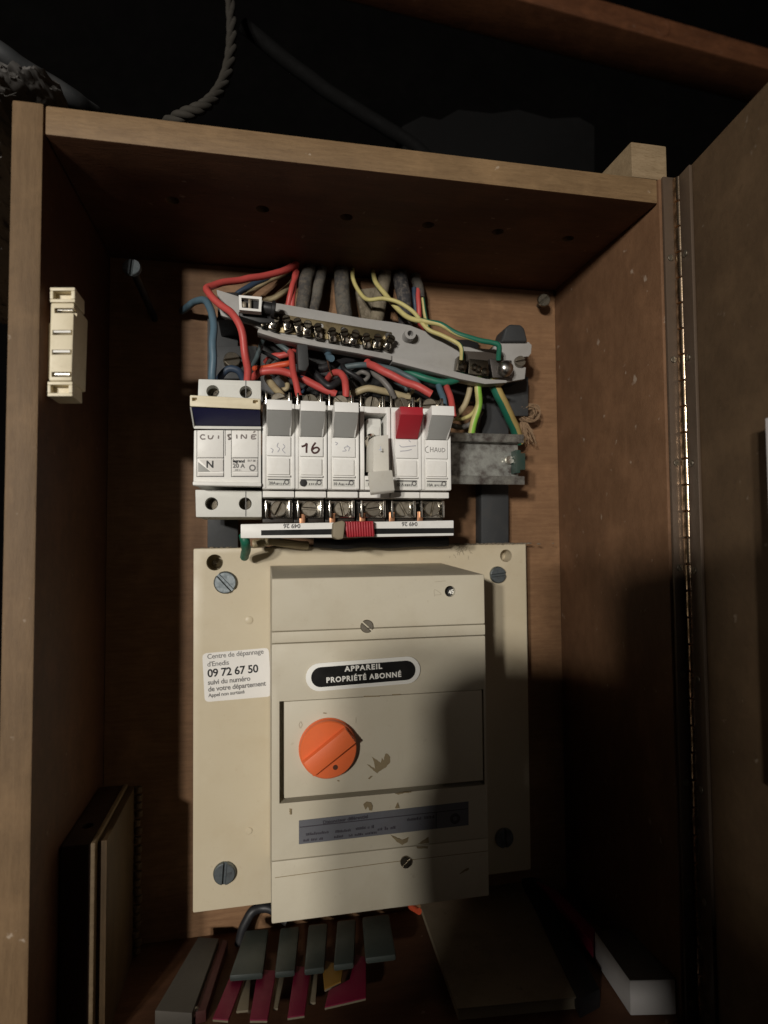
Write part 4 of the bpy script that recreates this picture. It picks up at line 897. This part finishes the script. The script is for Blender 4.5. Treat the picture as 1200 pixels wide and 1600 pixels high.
for k in range(24): inst('ridge', rm, sb, Vector((xq+.0060+random.uniform(-.0006,.0008), yq1-.002+random.uniform(-.0006,.0006), zq-.004-k*.0048+random.uniform(-.0005,.0005)))-Vector(sb.location))
# grey booklet
bm = bmesh.new(); slab(bm, [(310,1464),(342,1466),(300,1583),(242,1579)], FZ+.008, .0075, .0004)
gb = empty('grey_booklet', 'dull grey booklet lying on the cupboard floor at the far left', 'booklet', loc=PZ(300,1520,FZ)); obj('cover', bm, M['greybook'], gb)
bm = bmesh.new(); slab(bm, [(345,1466),(356,1470),(322,1578),(304,1582)], FZ+.0060, .0058, .0004); obj('spine', bm, M['maroon'], gb)
bm = bmesh.new(); lathe(bm, PZ(282,1590,FZ+.004), (1,.2,.1), [(.0022,0),(.0022,.008),(.001,.009)], 12); obj('clip', bm, M['steel'], gb)
# row of packets
rows = [([(383,1453),(420,1450),(411,1520),(358,1524)], 'magenta', [(359,1526),(382,1526),(357,1593),(332,1591)], [(384,1526),(392,1526),(388,1578),(369,1580)]),
        ([(438,1449),(468,1446),(461,1516),(429,1519)], 'magenta', [(403,1514),(432,1516),(418,1593),(390,1593)], [(434,1518),(446,1517),(434,1575),(427,1576)]),
        ([(482,1444),(512,1441),(507,1511),(475,1515)], 'magenta', [(461,1508),(486,1512),(476,1585),(449,1589)], [(487,1513),(497,1512),(493,1566),(482,1567)]),
        ([(527,1438),(556,1435),(553,1504),(521,1508)], 'amber', [(503,1499),(537,1508),(533,1533),(507,1545)], None),
        ([(566,1432),(608,1427),(619,1491),(571,1497)], 'magenta', [(556,1491),(572,1495),(572,1558),(507,1573),(514,1546),(546,1530)], None)]
for i, (sv_, kd, fl, cs) in enumerate(rows):
    pk = empty('packet', ['grey green packet with magenta flap, first from the grey booklet', 'grey green packet with magenta flap, second from the grey booklet', 'grey green packet with magenta flap, third from the grey booklet', 'grey green packet with an amber flap', 'widest grey green packet with a bent dark red flap, right end of the row'][i], 'packet', 'grey green packets lined up on the cupboard floor', PZ(sv_[3][0], sv_[3][1], FZ))
    zt_ = FZ+.0125
    bm = bmesh.new(); slab(bm, sv_, zt_, .0036, .0014); obj('sleeve', bm, M['sleeve'], pk)
    c_, d_ = sv_[2], sv_[3]
    bm = bmesh.new(); slab(bm, [(d_[0]+2, d_[1]+.5), (c_[0]-2, c_[1]+.5), (c_[0]-2, c_[1]+3), (d_[0]+2, d_[1]+3)], zt_-.0012, .0016, .0003); obj('edge', bm, M['card'], pk)
    bm = bmesh.new(); slab(bm, fl, FZ+.0080, .0016, .0005); obj('flap', bm, M[kd], pk)
    q = fl[2:4]
    bm = bmesh.new(); slab(bm, [(q[1][0]+.5, q[1][1]+.5), (q[0][0]-.5, q[0][1]+.5), (q[0][0]-.5, q[0][1]+2.2), (q[1][0]+.5, q[1][1]+2.2)], FZ+.0074, .0009); obj('flap_edge', bm, M['card'], pk)
    if cs: bm = bmesh.new(); slab(bm, cs, FZ+.0064, .0012, .0003); obj('card_strip', bm, M['card'], pk)
# brown notebook, black folder, magenta notebook, white box
nb = empty('notebook', 'worn brown covered notebook lying on the floor under the main breaker', 'notebook', loc=PZ(780,1480,FZ))
bm = bmesh.new(); slab(bm, [(655,1408),(806,1366),(910,1557),(714,1576)], FZ+.008, .0008, .0002); obj('cover', bm, M['notebook'], nb)
bm = bmesh.new(); slab(bm, [(658,1409),(803,1369),(905,1554),(716,1572)], FZ+.0071, .0068); obj('pages', bm, M['card'], nb)
bm = bmesh.new(); slab(bm, [(812,1366),(846,1372),(938,1545),(905,1562)], FZ+.010, .0095, .0012); tag(obj('folder', bm, M['black']), 'black folder edge lying between the brown notebook and the white box', 'folder')
bm = bmesh.new(); slab(bm, [(838,1376),(872,1392),(930,1452),(926,1475),(905,1448)], FZ+.012, .0115, .0006); tag(obj('notebook', bm, M['magenta']), 'magenta notebook sticking out behind the white box at the lower right', 'notebook')
wb = empty('cardboard_box', 'low white cardboard box with dull top in the lower right corner', 'box', loc=PZ(990,1540,FZ))
za_ = FZ+.017
tp_ = [PZ(929,1455,za_), PZ(1000,1448,za_), PZ(1058,1531,za_), PZ(984,1533,za_)]
tp_[1].x = min(tp_[1].x, W-.0008); tp_[2].x = min(tp_[2].x, W-.0008)
bm = bmesh.new(); hull8(bm, tp_, [Vector((v.x, v.y, FZ+.0003)) for v in tp_], .0006); obj('box_body', bm, M['boxtop2'], wb)
cc_ = sum(tp_, Vector())/4
bm = bmesh.new(); hull8(bm, [cc_+(v-cc_)*.985+Vector((0,0,.0004)) for v in tp_], [cc_+(v-cc_)*.985+Vector((0,0,.0001)) for v in tp_]); obj('box_top', bm, M['boxtop'], wb)

# ================================================================== THE PHOTOGRAPHER behind the camera (casts the shadow at the lower right)
ph = empty('phone', 'black smartphone held up in front of the cupboard', 'phone', loc=(.09, -.402, -.04))
bm = bmesh.new(); pp = []
for cx_, cz_, a0 in ((.139,.028,0), (.089,.028,90), (.089,-.120,180), (.139,-.120,270)):
    for k in range(7): a = math.radians(a0+k*15); pp.append((cx_+.013*math.cos(a), cz_+.013*math.sin(a)))
prism(bm, pp, -.4085, -.4005, .001); obj('phone_body', bm, M['black'], ph)
def skin(name, verts, edges, root, m, sub=2, parent=None):
    me = bpy.data.meshes.new(name); me.from_pydata([v[:3] for v in verts], edges, []); o = bpy.data.objects.new(name, me); C.objects.link(o)
    md = o.modifiers.new('s', 'SKIN'); sv = me.skin_vertices[0].data
    for i, v in enumerate(verts): sv[i].radius = (v[3], v[3] if len(v) < 5 else v[4]); sv[i].use_root = (i == root)
    s2 = o.modifiers.new('u', 'SUBSURF'); s2.levels = sub; s2.render_levels = sub
    bpy.context.view_layer.update(); nm = bpy.data.meshes.new_from_object(o.evaluated_get(bpy.context.evaluated_depsgraph_get()))
    bpy.data.objects.remove(o); nm.materials.clear(); nm.materials.append(m); nm.polygons.foreach_set('use_smooth', [True]*len(nm.polygons)); nm.name = name
    return inst(name, nm, parent)
V = [(-.10,-.88,-1.00,.15,.10),(-.10,-.88,-.75,.16,.11),(-.10,-.88,-.50,.18,.11),(-.10,-.88,-.32,.10,.08),(-.10,-.87,-.20,.055,.055),(-.125,-.85,-.08,.098,.105),(-.125,-.86,.012,.088,.095),
     (-.29,-.88,-.38,.055,.055),(-.30,-.70,-.30,.050,.050),(-.175,-.49,-.182,.054,.050),(-.008,-.45,-.146,.044,.036),(.008,-.425,-.074,.040,.022),
     (.10,-.88,-.38,.055,.055),(.20,-.72,-.50,.045,.045),(.17,-.52,-.27,.036,.036),(.125,-.45,-.18,.030,.022),(.105,-.425,-.135,.036,.020)]
E_ = [(0,1),(1,2),(2,3),(3,4),(4,5),(5,6),(2,7),(7,8),(8,9),(9,10),(10,11),(2,12),(12,13),(13,14),(14,15),(15,16)]
def fing(base, pts, r):
    prev = base
    for k, p in enumerate(pts): V.append((*p, r*(1-.09*k), r*(1-.09*k))); E_.append((prev, len(V)-1)); prev = len(V)-1
fing(11, [(.012,-.428,-.034)], .037)
fing(11, [(.052,-.418,-.085)], .034)
fing(11, [(.040,-.424,-.098),(.072,-.416,-.112)], .032)
fing(11, [(.045,-.420,-.045),(.062,-.416,-.026)], .030)
for j, z in enumerate((-.012,-.028,-.045,-.062)): fing(11, [(-.012,-.412,z),(.016,-.394,z+.004),(.060,-.3945,z),(.080,-.397,z-.003)], .0115)
fing(11, [(.030,-.428,-.030),(.060,-.420,-.014),(.082,-.4175,-.002)], .0095)
for j, x in enumerate((.090,.108,.126,.144)): fing(16, [(x,-.412,-.118),(x-.002,-.398,-.106),(x-.003,-.3945,-.092),(x-.004,-.396,-.080)], .0085)
fing(16, [(.122,-.428,-.112),(.112,-.420,-.094),(.100,-.4175,-.078)], .0095)
pr = skin('person', V, E_, 0, M['skin'], 2)
pr.data.materials.append(M['cloth'])
for p in pr.data.polygons:
    c_ = p.center
    if (c_.z < -.235 or c_.y < -.46) and not (c_.z > -.21 and c_.y < -.74): p.material_index = 1
tag(pr, 'person standing in front of the cupboard holding up a phone with both hands', 'person')
